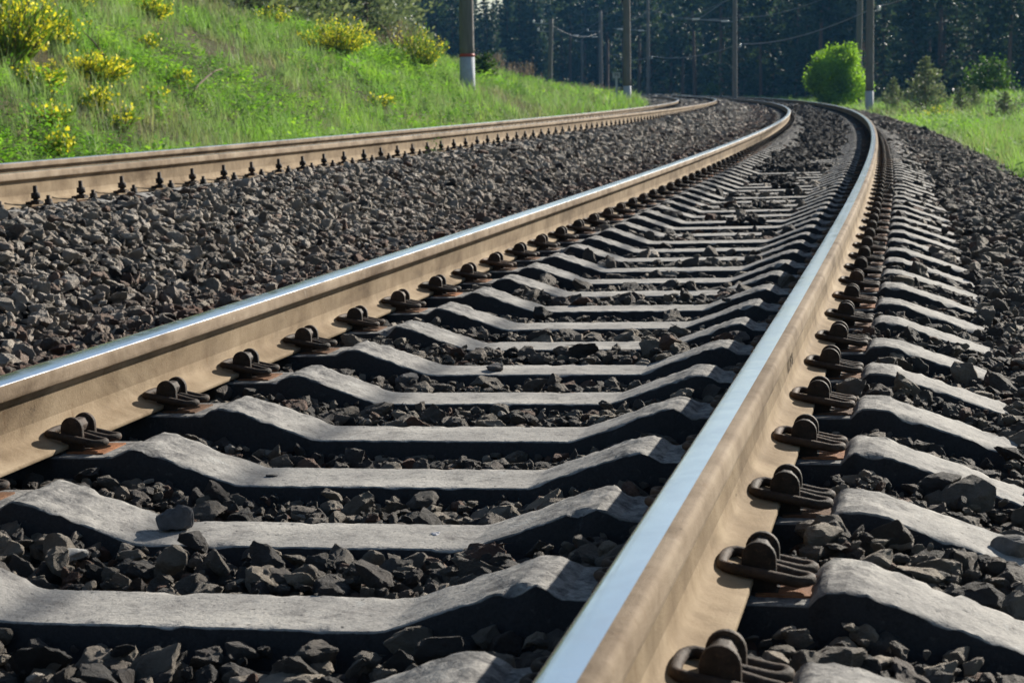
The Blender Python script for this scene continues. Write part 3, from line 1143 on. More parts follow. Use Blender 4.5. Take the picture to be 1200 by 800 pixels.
def grass_on(name, label, S, U, hscale, bright, straw):
    x, y, th = path(S)
    X = x + U * np.cos(th); Y = y + U * np.sin(th)
    z = terrain_z(X, Y)
    n = len(S)
    n1, n2 = patch_noise(X, Y)
    tone = np.clip(bright + n1 * .6 + n2 * .35 + rng.normal(0, .17, n), 0, 1)
    dry = (n1 + n2 * .7 + rng.normal(0, .2, n)) < straw
    weedy = (~dry) & ((n2 - n1 * .3 + rng.normal(0, .25, n)) > .12)
    idx = np.where(dry, rng.integers(7, 9, n), np.where(weedy, rng.integers(4, 7, n), rng.integers(0, 4, n)))
    keep = rng.random(n) < np.where(dry, .6, 1.0)
    sc = hscale * rng.uniform(.55, 1.35, n) * (1 + .5 * n1)
    sc = np.where(dry, sc * .85, sc)
    rot = np.stack([rng.normal(0, .12, n), rng.normal(0, .12, n), rng.uniform(0, 2 * PI, n)], -1)
    wide = np.clip(S / 28, 1.0, np.where(weedy, 1.35, 2.2))
    scl = np.stack([sc * wide, sc * wide, sc], -1)
    k = keep
    o = scatter(name, np.stack([X, Y, z - .02], -1)[k], rot[k], scl[k], idx[k], tone[k], tufts)
    return tag(o, label, 'grass', kind='stuff')


def area(parts):
    A = [jitter(*p) for p in parts]
    return np.concatenate([a for a, b in A]), np.concatenate([b for a, b in A])


S, U = area([(3, 9, -13.8, -6.9, .22), (9, 30, -13.8, -6.9, .15), (30, 60, -16.5, -6.7, .22), (60, 125, -22, -6.4, .36), (125, 170, -20, -6.4, .7)])
k = ~((S > 60) & (U < -9 - 12 * np.clip((110 - S) / 50, 0, 1)) & (S < 125))
grass_on('bank_grass', 'green spring grass and weeds covering the railway bank', S, U, np.where(S > 40, .95, .85), .54, -.30)
S, U = area([(2, 9, 2.5, 8, .2), (9, 26, 2.35, 7, .15), (26, 60, 2.35, 12, .24), (60, 110, 2.5, 16, .4), (110, 200, 3.0, 22, .9)])
k = (U > 2.5 + .25 * snoise(S, U, 1.5, 1.1)) | (rng.random(len(S)) < .12)
x_, y_, t_ = path(S); X_ = x_ + U * np.cos(t_); Y_ = y_ + U * np.sin(t_)
tt = (X_ - 2.2) / 26
onpath = (np.abs(Y_ - (61 + 5 * tt + 2.5 * np.sin(3 * tt))) < 2.0) & (X_ > 2.0)
k &= ~onpath
grass_on('verge_grass', 'tall backlit grass on the verge outside the curve', S[k], U[k], 1.0, .62, -.55)


# ------------------------------------------------------------------ trees
def quads_cloud(cent, direc, length, width, r):
    """one elongated quad per centre"""
    n = len(cent)
    d = direc / (np.linalg.norm(direc, axis=1)[:, None] + 1e-9)
    a = r.normal(size=(n, 3)); w = np.cross(d, a); w /= np.linalg.norm(w, axis=1)[:, None] + 1e-9
    l = d * np.asarray(length)[:, None] * .5; w = w * np.asarray(width)[:, None] * .5
    V = np.stack([cent - l, cent + w * 1.0, cent + l, cent - w * 1.0], 1).reshape(-1, 3)
    Q = np.arange(n * 4).reshape(-1, 4)
    return V, Q


def pine_crown(seed, H, h0, R, nb, per, size, mat, cone=True, droop=.1):
    r = np.random.default_rng(seed)
    C, Dn, Ln, Wd, T = [], [], [], [], []
    mb = MB()
    for i in range(nb):
        t = (i + r.random()) / nb
        h = h0 + (H - h0) * t
        prof = (1 - t) ** .8 if cone else math.sin(PI * min(1, .18 + .82 * t)) ** .6 * (1 - .25 * t)
        ln = R * (prof * .95 + .05) * r.uniform(.6, 1.15)
        az = i * 2.4 + r.uniform(-.5, .5)
        el = r.uniform(-.15, .35) - droop
        d = np.array([math.cos(az) * math.cos(el), math.sin(az) * math.cos(el), math.sin(el)])
        m = max(5, int(per * (ln / R) ** .8))
        q = r.random(m) ** .65
        side = np.cross(d, [0, 0, 1.]); side /= np.linalg.norm(side)
        c = np.array([0, 0, h]) + d * (q * ln)[:, None] + side * (r.normal(0, .20, m) * ln * (.35 + .6 * q))[:, None] + np.array([0, 0, 1]) * (r.normal(0, .07, m) * ln + .1 * ln * q * q)[:, None]
        C.append(c); Dn.append(d * .8 + r.normal(0, .55, (m, 3)) + np.array([0, 0, .25]))
        Ln.append(size * r.uniform(.6, 1.4, m)); Wd.append(size * r.uniform(.28, .55, m))
        T.append(np.clip(.35 + .3 * q + r.normal(0, .18, m) + r.normal(0, .12), 0, 1))
        mb.tube([(0, 0, h), tuple(np.array([0, 0, h]) + d * ln * .85)], [.012 * H / 4 * (1 - t * .6) + .008, .005], 4)
    C, Dn, Ln, Wd, T = map(np.concatenate, (C, Dn, Ln, Wd, T))
    V, Q = quads_cloud(C, Dn, Ln, Wd, r)
    bv = np.array(mb.v); bq = [f for f in mb.f if len(f) == 4]
    Q2 = np.concatenate([Q, np.array(bq) + len(V)])
    return fast_mesh('crown', np.concatenate([V, bv]), Q2, [M[mat], M['bark']], np.concatenate([T, np.zeros(len(bq))]), np.concatenate([np.zeros(len(Q)), np.ones(len(bq))]))


def trunk_mesh(H, r0, seed, top=.25):
    r = random.Random(seed)
    mb = MB()
    pts = [(r.uniform(-.02, .02) * H * .3 * t, r.uniform(-.02, .02) * H * .3 * t, H * t) for t in (0, .1, .25, .45, .65, .85, 1)]
    mb.tube([(0, 0, -.4)] + pts, [r0 * 1.25, r0 * 1.1, r0, r0 * .93, r0 * .8, r0 * .6, r0 * .4, r0 * top * .3], 8)
    return fix_normals(mb.mesh('trunk', M['bark']))


def make_tree(name, crown, trunk):
    o = link(name, None)
    link('trunk', trunk, o); link('crown', crown, o)
    return o


def plant(proto_list, used, kind, x, y, scale, label, cat, group, name=None, squash=1.0):
    key = kind
    src = proto_list[kind]
    o = src if not used.get((id(proto_list), kind)) else copy_tree(src)
    used[(id(proto_list), kind)] = True
    z = float(terrain_z([x], [y])[0])
    o.location = (x, y, z - .05)
    o.rotation_euler = (rnd.uniform(-.03, .03), rnd.uniform(-.03, .03), rnd.uniform(0, 2 * PI))
    o.scale = (scale * squash, scale * squash, scale)
    tag(o, label, cat, group)
    return o


used = {}
tall = [make_tree('pine_tree', pine_crown(1, 21, 7.5, 3.6, 60, 46, .85, 'pine', False), trunk_mesh(21, .22, 1)),
        make_tree('pine_tree', pine_crown(2, 23, 9.0, 3.4, 56, 46, .85, 'pine', False), trunk_mesh(23, .24, 2)),
        make_tree('pine_tree', pine_crown(3, 19, 5.0, 3.8, 62, 46, .8, 'pine', False), trunk_mesh(19, .21, 3))]
spruce = [make_tree('spruce_tree', pine_crown(4, 17, .5, 3.6, 110, 44, .62, 'pine', True, .25), trunk_mesh(17, .19, 4)),
          make_tree('spruce_tree', pine_crown(5, 20, .8, 3.9, 120, 46, .66, 'pine', True, .22), trunk_mesh(20, .22, 5)),
          make_tree('spruce_tree', pine_crown(6, 12, .2, 3.2, 95, 40, .5, 'pine', True, .15), trunk_mesh(12, .15, 6))]
CAM = np.array([1.1356, 0.0])


def at(hd, d):
    return CAM[0] + math.sin(hd) * d, CAM[1] + math.cos(hd) * d


def placed_ok(lst, x, y, dmin):
    return all((x - a) ** 2 + (y - b) ** 2 > dmin * dmin for a, b in lst)


spots = []
# the shaded wood beyond the curve
for row, (dlo, dhi, n) in enumerate(((0, 12, 40), (12, 40, 55))):
    for i in range(n):
        hd = -.245 + .335 * (i + rnd.random()) / n
        edge = np.interp(hd, [-.25, -.20, -.15, -.10, -.05, 0, .05, .1], [245, 240, 222, 196, 172, 152, 140, 132])
        d = edge + rnd.uniform(dlo, dhi)
        x, y = at(hd, d)
        if not placed_ok(spots, x, y, 2.6):
            continue
        spots.append((x, y))
        gap = -.249 < hd < -.214
        sp = rnd.random() < (.60 if hd > -.02 else .38)
        sc = rnd.uniform(.66, .92) * (.58 if gap else 1.0) * (.9 if hd > -.03 else 1.0)
        if sp:
            plant(spruce, used, rnd.randrange(3), x, y, sc, 'dark spruce with branches to the ground in the shaded wood beyond the curve', 'tree', 'spruces of the wood beyond the curve')
        else:
            plant(tall, used, rnd.randrange(3), x, y, sc, 'tall dark pine with bare trunk in the shaded wood beyond the curve', 'tree', 'pines of the wood beyond the curve')

for i in range(18):
    hd = -.262 + .058 * (i + rnd.random()) / 18
    x, y = at(hd, rnd.uniform(205, 240))
    plant(spruce, used, rnd.randrange(2), x, y, rnd.uniform(.52, .58) if -.242 < hd < -.222 else .72, 'low spruce under the strip of open sky beyond the banded pole', 'tree', 'low spruces under the open sky')

# deep wood behind them, one mass
wx, wy, wi, wsc = [], [], [], []
for i in range(1400):
    hd = rnd.uniform(-.5, .34)
    edge = np.interp(hd, [-.5, -.27, -.20, -.15, -.10, -.05, 0, .05, .1, .34], [230, 270, 280, 262, 236, 212, 192, 192, 250, 260])
    d = edge + rnd.uniform(0, 1) ** .8 * 130
    if -.25 < hd < -.212 and rnd.random() < .4:
        continue
    x, y = at(hd, d)
    wx.append(x); wy.append(y); wi.append(rnd.randrange(4)); wsc.append(rnd.uniform(.66, .9) * (.5 if -.25 < hd < -.212 else 1))
forest_protos = []
for k_, (src) in enumerate((spruce[0], spruce[1], tall[2], tall[0])):
    cr = [c for c in src.children if c.name.startswith('crown')][0].data
    tk = [c for c in src.children if c.name.startswith('trunk')][0].data
    bm = bmesh.new(); bm.from_mesh(cr)
    nface = len(bm.faces)
    me2 = cr.copy()
    bm2 = bmesh.new(); bm2.from_mesh(me2)
    n0 = len(bm2.faces)
    bm2.from_mesh(tk)
    bm2.faces.ensure_lookup_table()
    for f in bm2.faces[n0:]:
        f.material_index = 1
    bm2.to_mesh(me2); bm2.free(); bm.free()
    forest_protos.append(me2)
fc = proto_collection('far_tree_shape', forest_protos)
wz = terrain_z(np.array(wx), np.array(wy))
nf = len(wx)
fo = scatter('distant_forest', np.stack([wx, wy, wz], -1), np.stack([np.zeros(nf), np.zeros(nf), rng.uniform(0, 6.28, nf)], -1), np.stack([wsc] * 3, -1), np.array(wi), np.zeros(nf) + .3, fc)
tag(fo, 'dark depth of the conifer wood behind its front rows', 'forest', kind='stuff')

# grey green young pines on top of the bank
young = [make_tree('young_pine', pine_crown(11, 6.5, .1, 2.1, 95, 52, .27, 'pinepale', True, -.1), trunk_mesh(6.5, .08, 11)),
         make_tree('young_pine', pine_crown(12, 8.5, .2, 2.4, 105, 54, .30, 'pinepale', True, -.05), trunk_mesh(8.5, .10, 12)),
         make_tree('young_pine', pine_crown(13, 5.0, .05, 1.9, 80, 50, .24, 'pinepale', True, -.15), trunk_mesh(5.0, .07, 13))]
ysp = []
for i in range(90):
    s = rnd.uniform(30, 118); u = -16.2 - abs(rnd.gauss(0, 3.2)) - max(0, (s - 70)) * .06
    x, y, th = [float(v) for v in path(s)]
    X = x + u * math.cos(th); Y = y + u * math.sin(th)
    if not placed_ok(ysp, X, Y, 1.5):
        continue
    ysp.append((X, Y))
    plant(young, used, rnd.randrange(3), X, Y, rnd.uniform(.75, 1.2), 'grey green young pine crowding the top of the grassy bank', 'tree', 'young pines on the bank')
# taller ones behind, closing the sky
btall = [make_tree('pine_tree', pine_crown(14, 14, 1.0, 2.9, 100, 50, .48, 'pinepale', True, .0), trunk_mesh(14, .15, 14))]
for i in range(58):
    s = rnd.uniform(34, 135); u = -22 - abs(rnd.gauss(0, 7)) - max(0, (s - 80)) * .05
    x, y, th = [float(v) for v in path(s)]
    X = x + u * math.cos(th); Y = y + u * math.sin(th)
    hd = math.atan2(X - CAM[0], Y - CAM[1])
    if hd > -.268 or not placed_ok(ysp, X, Y, 2.2):
        continue
    ysp.append((X, Y))
    plant(btall, used, 0, X, Y, rnd.uniform(.8, 1.15), 'taller grey green pine behind the young pines on the bank', 'tree', 'tall pines behind the bank')


# the round bright tree by the outside of the curve
def leafy(seed, R, Hc, n, nl, size, mat, lump=.42):
    r = np.random.default_rng(seed)
    c = r.normal(size=(n, 3)); c /= np.linalg.norm(c, axis=1)[:, None]
    c *= (r.random((n, 1)) ** .35) * np.array([R, R, Hc / 2]) * .86 * (1 + .22 * np.array([[noise.noise(Vector(v) * 1.6 + Vector((seed, 0, 0)))] for v in c]))
    c[:, 2] += Hc / 2
    pts = (c[:, None] + r.normal(0, lump, (n, nl, 3)) * .55).reshape(-1, 3)
    nrm = pts - np.array([0, 0, Hc / 2])
    d = r.normal(size=pts.shape) + nrm / (np.linalg.norm(nrm, axis=1)[:, None] + .1) * .5
    V, Q = quads_cloud(pts, d, size * r.uniform(.7, 1.3, len(pts)), size * r.uniform(.5, .95, len(pts)), r)
    T = np.repeat(r.normal(.5, .18, n), nl) + r.normal(0, .15, len(pts))
    return fast_mesh('crown', V, Q, M[mat], np.clip(T, 0, 1))


def lobed_crown():
    r = np.random.default_rng(77)
    P_, T_ = [], []
    for i in range(58):
        d = r.normal(size=3); d /= np.linalg.norm(d)
        if d[2] < -.92:
            continue
        rad = r.uniform(.34, .62)
        c = d * np.array([1.55, 1.55, 1.42]) * r.uniform(.82, 1.05) + np.array([0, 0, 2.05])
        if d[2] < -.2:
            c[:2] *= .86
        n = int(400 * rad / .5)
        q = r.normal(size=(n, 3)); q /= np.linalg.norm(q, axis=1)[:, None]
        q *= rad * (r.random((n, 1)) ** .3) * (1 + r.normal(0, .14, (n, 1)))
        P_.append(c + q); T_.append(np.clip(r.normal(.5, .12) + r.normal(0, .17, n), 0, 1))
    P_ = np.concatenate(P_); T_ = np.concatenate(T_)
    n = len(P_)
    V, Q = quads_cloud(P_, r.normal(size=P_.shape), .13 * r.uniform(.6, 1.3, n), .085 * r.uniform(.6, 1.3, n), r)
    return fast_mesh('crown', V, Q, M['bush'], T_)


rt = link('round_tree', None)
link('trunk', trunk_mesh(2.6, .09, 40), rt)
cr = link('crown', lobed_crown(), rt); cr.location = (0, 0, -.28)
x, y = at(-.0490, 101)
rt.location = (x, y, float(terrain_z([x], [y])[0]) - .1)
tag(rt, 'bright green round leafy tree next to a pole at the bend', 'tree')

# small pines and shrubs on the right
smallp = [make_tree('pine_sapling', pine_crown(21, 1.9, .03, 1.0, 70, 60, .11, 'pinepale', True, -.15), trunk_mesh(1.9, .03, 21)),
          make_tree('pine_sapling', pine_crown(22, 1.1, .03, .62, 46, 44, .09, 'pinepale', True, -.25), trunk_mesh(1.1, .02, 22))]


def small(kind, px_head, d, sc, label, sq=1.0):
    x, y = at(px_head, d)
    plant(smallp, used, kind, x, y, sc, label, 'tree', 'saplings at the edge of the field', squash=sq)


HD = lambda px: math.atan((px - 600) / 2241.5) - .2181
small(0, HD(1085), 74, 1.12, 'broadest bushy pine sapling standing before the dark wood', 1.05)
small(0, HD(1046), 78, .80, 'dim narrow pine sapling between the pole and the broadest sapling', .8)
small(1, HD(1126), 70, 1.0, 'thin pale pine sapling beside the yellow flowered bush')
small(1, HD(1141), 73, .85, 'little pine sapling behind the thin pale one', 1.1)
small(1, HD(1176), 68, .95, 'bushy pine sapling on the grassy mound', 1.25)


def shrub(px, d, R, H, n, nl, size, label, mat='shrub', seed=1):
    o = link('shrub', None)
    x, y = at(HD(px), d)
    link('foliage', leafy(seed, R, H, n, nl, size, mat, .3 * R), o)
    mb = MB()
    for k in range(5):
        a = k * 1.3
        mb.tube([(0, 0, -.1), (.25 * R * math.cos(a), .25 * R * math.sin(a), H * .4), (.5 * R * math.cos(a), .5 * R * math.sin(a), H * .75)], [.03, .02, .008], 5)
    mb.build('stem', M['bark'], o)
    o.location = (x, y, float(terrain_z([x], [y])[0]) - .05)
    tag(o, label, 'shrub')


shrub(1158, 92, 1.3, 2.6, 60, 60, .14, 'leafy green shrub behind the grassy mound by the wood', seed=3)
shrub(836, 168, .8, 1.7, 40, 45, .14, 'light green shrub beside a pole across the tracks', 'shrub', seed=4)
shrub(573, 66, .5, 1.0, 40, 50, .10, 'small green shrub just past the banded pole', seed=5)


# yellow flowering broom
def broom(s, u, R, H, flowers, label, seed, stems=70, brown=0):
    r = np.random.default_rng(seed)
    x, y, th = [float(v) for v in path(s)]
    X = x + u * math.cos(th); Y = y + u * math.sin(th)
    o = link('broom_shrub', None)
    o.location = (X, Y, float(terrain_z([X], [Y])[0]) - .05)
    tag(o, label, 'shrub', 'yellow flowering broom')
    C, Dn, T = [], [], []
    F = []
    mb = MB()
    for i in range(stems):
        a = r.uniform(0, 2 * PI); t = r.random() ** .6
        tip = np.array([R * t * math.cos(a), R * t * math.sin(a), H * r.uniform(.55, 1.05) * (1.05 - .4 * t)])
        ba = np.array([.12 * R * math.cos(a), .12 * R * math.sin(a), 0])
        q = np.linspace(.25, 1, 9)[:, None]
        p = ba + (tip - ba) * q + np.array([0, 0, .12 * H]) * (q * (1 - q))
        C.append(p + r.normal(0, .03, p.shape)); Dn.append(np.repeat((tip - ba)[None], 9, 0) + r.normal(0, .12, p.shape))
        if i % 4 == 0:
            mb.tube([tuple(ba), tuple(ba + (tip - ba) * .5 + np.array([0, 0, .04 * H])), tuple(tip)], [.012, .008, .003], 4)
        if r.random() < flowers:
            nfl = int(r.integers(9, 20))
            qq = r.uniform(.45, 1.05, (nfl, 1))
            F.append(ba + (tip - ba) * qq + np.array([0, 0, .12 * H]) * (qq * (1 - qq)) + r.normal(0, .05, (nfl, 3)))
    C = np.concatenate(C); Dn = np.concatenate(Dn)
    V, Q = quads_cloud(C, Dn, np.full(len(C), .16), np.full(len(C), .03), r)
    link('foliage', fast_mesh('foliage', V, Q, M['straw' if brown else 'broom'], np.clip(r.normal(.5, .25, len(C)), 0, 1)), o)
    mb.build('stem', M['twig'] if brown else M['bark'], o)
    if F:
        F = np.concatenate(F)
        V, Q = quads_cloud(F, r.normal(size=F.shape), np.full(len(F), .05) * r.uniform(.6, 1.4, len(F)), np.full(len(F), .045), r)
        link('blossom', fast_mesh('blossom', V, Q, M['yellow'], r.random(len(F))), o)


broom(24.0, -10.5, .85, 1.25, .55, 'largest yellow flowering broom, at the edge of the picture on the bank', 1, 150)
broom(26.0, -10.2, .62, .55, .8, 'sprawling low yellow broom below the largest one', 2, 90)
broom(27.5, -11.3, .45, .7, .35, 'thin yellow broom just above the sprawling one', 3, 40)
broom(29.1, -10.0, .22, .32, .8, 'tiny yellow broom sprig in the middle of the bank', 4, 16)
broom(45.0, -11.5, 1.0, 1.1, .8, 'dense yellow broom mound halfway along the bank below the pines', 5, 150)
broom(37.5, -13.4, .5, .6, .6, 'small yellow broom at the top of the bank under the first pines', 6, 40)
broom(47.0, -13.6, .5, .8, .5, 'small yellow broom on the crest just above the dense mound', 7, 40)
broom(57.0, -12.3, .9, 1.2, .12, 'brownish half bare broom before the pines on the bank', 8, 110, 1)
broom(51.5, -10.7, .8, 1.35, .3, 'tall yellow and brown broom beside the banded pole', 9, 130)
broom(24.0, -9.3, .25, .4, .7, 'little yellow broom low on the bank under the sprawling one', 10, 18)
broom(20.2, -8.2, .2, .35, .8, 'lowest little yellow broom, close behind the rail', 11, 14)
broom(23.3, -8.7, .22, .45, .7, 'single yellow stemmed broom low on the bank by the rail', 12, 14)
for q, (s_, u_, R_, H_, lab) in enumerate((
        (25.2, -11.6, .3, .5, 'faint yellow broom sprig just right of the largest one'), (23.6, -9.9, .35, .45, 'loose yellow broom under the largest one'),
        (26.9, -9.6, .2, .3, 'two yellow flowering stems beyond the sprawling broom'), (31.5, -11.4, .25, .35, 'lone yellow sprig high on the bank past the dead branch'),
        (21.8, -9.0, .3, .3, 'low yellow flowering patch at the edge of the picture by the rail'), (39.0, -9.2, .45, .25, 'wide yellowish flowering patch low on the bank nearer the banded pole'),
        (33.0, -13.2, .35, .5, 'yellow broom against the first pines at the top of the bank'))):
    broom(s_, u_, R_, H_, .55, lab.replace('just right of', 'close beside'), 40 + q, 26)
x, y = at(HD(1101), 67)
S_, U_ = inverse([x], [y])
broom(float(S_[0]), float(U_[0]), .62, .55, .6, 'yellow flowered low broom across the field beside the saplings', 13, 60)


# dead branch leaning on the bank, dry brush
def dead_branch(s0, u0, s1, u1, lift, label, seed):
    r = random.Random(seed)
    p0 = W(s0, u0, 0); p1 = W(s1, u1, 0)
    z0 = float(terrain_z([p0[0]], [p0[1]])[0]); z1 = float(terrain_z([p1[0]], [p1[1]])[0])
    o = link('dead_branch', None); o.location = (p0[0], p0[1], z0)
    a = Vector((0, 0, .05)); b = Vector((p1[0] - p0[0], p1[1] - p0[1], z1 - z0 + lift))
    mb = MB()
    mid = (a + b) / 2 + Vector((0, 0, .08))
    mb.tube([a, a.lerp(mid, .5) + Vector((0, 0, .03)), mid, mid.lerp(b, .5) + Vector((0, 0, .03)), b], [.022, .018, .015, .011, .005], 6)
    mb.build('stem', M['twig'], o)
    for k in range(4):
        t = .35 + .15 * k
        c = a.lerp(b, t) + Vector((0, 0, .06))
        e = c + Vector((r.uniform(-.2, .2), r.uniform(-.2, .2), r.uniform(.1, .35)))
        mt = MB(); mt.tube([c, (c + e) / 2, e], [.007, .005, .003], 4); mt.build('twig', M['twig'], o)
    tag(o, label, 'branch')


dead_branch(28.2, -9.5, 30.6, -9.75, .42, 'long bare dead branch slanting up out of the grassy bank', 1)
dead_branch(26.6, -9.9, 27.0, -10.7, .6, 'dark dead stalk leaning behind the sprawling broom', 2)


def dry_brush(px, d, w, h, n, label, seed):
    r = np.random.default_rng(seed)
    x, y = at(HD(px), d)
    o = link('dry_shrub', None); o.location = (x, y, float(terrain_z([x], [y])[0]) - .05)
    mb = MB(); C = []; Dn = []
    for i in range(n):
        a = r.uniform(0, 2 * PI); rr = w * math.sqrt(r.random())
        b = np.array([rr * .6 * math.cos(a), rr * .6 * math.sin(a), 0]); t = np.array([rr * math.cos(a), rr * math.sin(a), h * r.uniform(.5, 1.1)])
        mb.tube([tuple(b), tuple((b + t) / 2 + r.normal(0, .04, 3)), tuple(t)], [.012, .009, .004], 3)
        for q in r.uniform(.4, 1.05, 7):
            C.append(b + (t - b) * q + r.normal(0, .06, 3)); Dn.append(t - b + r.normal(0, .5, 3))
    mb.build('stem', M['twig'], o)
    C = np.array(C); Dn = np.array(Dn)
    V, Q = quads_cloud(C, Dn, np.full(len(C), .14), np.full(len(C), .05), r)
    link('seed_head', fast_mesh('seed_head', V, Q, M['straw'], r.random(len(C))), o)
    tag(o, label, 'shrub', 'dry brush on the inside of the curve')


for i, (px, d, w, h, n) in enumerate(((592, 96, 1.0, 1.3, 60), (612, 92, .9, 1.2, 60), (630, 98, .7, .9, 40), (660, 104, .8, .8, 40), (688, 118, 1.2, .9, 50), (578, 90, .8, 1.3, 50), (696, 112, .8, 1.0, 40))):
    dry_brush(px, d, w, h, n, ['grey brown dry brush nearest beyond the banded pole', 'tallest dry brush with feathery heads past the banded pole', 'low dry brush right of the feathery one', 'sparse dry brush before the slim pole',
                               'wide low dry brush near the sign post', 'dry brush hard against the banded pole', 'dry brush just short of the sign post'][i].replace('right of', 'beyond'), 60 + i)

# weed by the far track
o = link('weed_plant', None)
p = W(16.6, -3.02, -.02 + .1)
o.location = Vector(P(16.6, 1.12, -.19, 1))
link('foliage', weed_mesh(9, 40, .17), o)
mb = MB()
for k in range(4):
    mb.tube([(0, 0, -.03), (.02 * math.cos(k * 1.6), .02 * math.sin(k * 1.6), .09)], [.003, .002], 4)
mb.build('stem', M['broom'], o)
tag(o, 'small yellow green weed growing against the far rail by its bolts', 'plant')


# ------------------------------------------------------------------ poles, sign, wires
def pole(px, d, h, r0, base_h, label, band=False, arm=None, lean=0.0, extra_insul=False):
    x, y = at(HD(px), d)
    z = float(terrain_z([x], [y])[0])
    s_, u_ = [float(v[0]) for v in inverse([x], [y])]
    th = float(path(s_)[2])
    o = link('overhead_line_pole', None)
    o.location = (x, y, z); o.rotation_euler = (0, lean, 0)
    tag(o, label, 'pole', 'concrete poles along the line')
    rr = lambda zz: r0 * (1 - .28 * zz / 10)
    mb = MB()
    zs = [base_h if base_h else -.5] + list(np.linspace(max(base_h, .1) + .3, h, 8))
    mb.tube([(0, 0, v) for v in zs], [rr(v) for v in zs], 20)
    fix_normals(mb.mesh('shaft', M['pole']))
    mb.build('shaft', M['pole'], o)
    if base_h:
        mb = MB(); mb.tube([(0, 0, -.5), (0, 0, base_h)], [rr(0) + .004, rr(base_h) + .004], 20)
        mb.build('painted_base', M['white'], o)
    if band:
        mb = MB(); mb.tube([(0, 0, base_h + .01), (0, 0, base_h + .09)], [rr(base_h) + .006, rr(base_h + .08) + .006], 20)
        mb.build('red_band', M['red'], o)
    return o, Vector((x, y, z)), th, u_


def bracket(o, th, toward, h, L_, name='bracket_arm'):
    """cantilever reaching over the track, with insulators"""
    n = Vector((math.cos(th), math.sin(th), 0)) * toward
    mb = MB()
    a = Vector((0, 0, h)); b = n * L_ + Vector((0, 0, h + .25)); c = n * .15 + Vector((0, 0, h + 1.6))
    mb.tube([a, b], .035, 6); mb.tube([c, n * (L_ * .75) + Vector((0, 0, h + .2))], .02, 6)
    ob = mb.build(name, M['steel'], o)
    for t in (.2, .8):
        p = a.lerp(b, t)
        im = MB()
        pts = []
        for q in range(9):
            pts.append(p + n * (.06 * q - .24) + Vector((0, 0, -.0)))
        im.tube(pts, [.03, .07, .03, .07, .03, .07, .03, .07, .03], 8)
        im.build('insulator', M['porcelain'], ob)


def crossarm(o, th, h, L_, n_ins=2, side=1):
    n = Vector((math.cos(th), math.sin(th), 0)) * side
    mb = MB(); mb.tube([n * -.15 + Vector((0, 0, h)), n * L_ + Vector((0, 0, h))], .03, 5)
    ob = mb.build('crossarm', M['steel'], o)
    for k in range(n_ins):
        p = n * (L_ * (1 - .45 * k)) + Vector((0, 0, h))
        im = MB(); im.tube([p + Vector((0, 0, v)) for v in (.02, .06, .1, .14, .18, .22)], [.05, .075, .05, .075, .05, .03], 8)
        im.build('insulator', M['porcelain'], ob)


p552, q552, t552, u552 = pole(552.5, 52, 10.2, .205, 1.02, 'nearest pole, thick concrete with white foot and red band on the grassy bank', True)
p737, q737, t737, u737 = pole(738, 80, 9.6, .165, .62, 'concrete pole with white foot beside the little sign post')
p1022, q1022, t1022, u1022 = pole(1019.5, 80, 9.8, .17, 1.0, 'concrete pole with white foot in front of the round green tree')
p1005, q1005, t1005, u1005 = pole(1006, 104, 10.5, .18, 0, 'bluish pole rising from behind the round green tree', lean=.012)
p862, q862, t862, u862 = pole(863, 124, 9.8, .17, .55, 'lone concrete pole with white foot at the middle of the bend outside')
p762, q762, t762, u762 = pole(762.5, 170, 9.8, .17, .55, 'distant dim pole past the white footed pole by the sign')
p706, q706, t706, u706 = pole(707.5, 192, 9.0, .21, .45, 'distant thin pole just short of the little sign post, with cross arm')
p646, q646, t646, u646 = pole(647.5, 122, 5.0, .15, .5, 'shorter leaning pole with white insulators on its top arms', lean=.035)
p686, q686, t686, u686 = pole(686, 215, 6.3, .16, .3, 'faintest short pole at the edge of the dark wood')
bracket(p552, t552, 1, 6.6, 3.1)
bracket(p737, t737, 1, 6.6, 3.1)
bracket(p1022, t1022, -1, 6.6, 3.1)
bracket(p862, t862, -1, 5.6, 3.1)
bracket(p762, t762, -1, 6.4, 3.1)
bracket(p706, t706, -1, 6.4, 3.1)
crossarm(p646, t646, 4.7, 1.1, 2, -1)
crossarm(p646, t646, 4.2, .8, 1, -1)
crossarm(p706, t706, 7.0, 1.3, 1, -1)
crossarm(p686, t686, 6.0, .7, 1, -1)
for o, th, hh in ((p1022, t1022, 4.2), (p862, t862, 4.0), (p762, t762, 4.0)):
    crossarm(o, th, hh, .35, 1, 1)

# sign post
x, y = at(HD(725.5), 74)
so = link('sign_post', None); z = float(terrain_z([x], [y])[0]); so.location = (x, y, z); so.rotation_euler = (0, 0, .16)
mb = MB(); mb.box(-.045, .045, -.045, .045, -.3, 1.02); mb.build('post', M['white'], so)
mb = MB(); mb.box(-.145, .145, -.075, -.047, .95, 1.17); mb.box(-.12, -.10, -.03, .03, 1.0, 1.05); pl = mb.build('plate', M['white'], so)
tcu = bpy.data.curves.new('figure', 'FONT'); tcu.body = '79'; tcu.size = .2; tcu.extrude = .002; tcu.align_x = 'CENTER'
to = bpy.data.objects.new('figure', tcu); COL.objects.link(to)
dg = bpy.context.evaluated_depsgraph_get()
tm = bpy.data.meshes.new_from_object(to.evaluated_get(dg)); bpy.data.objects.remove(to)
tm.materials.clear(); tm.materials.append(M['black'])
fg = link('figure', tm, pl); fg.rotation_euler = (PI / 2, 0, 0); fg.location = (0.0, -.079, .99)
tag(so, 'small white sign post with a square plate on the inner verge', 'sign')


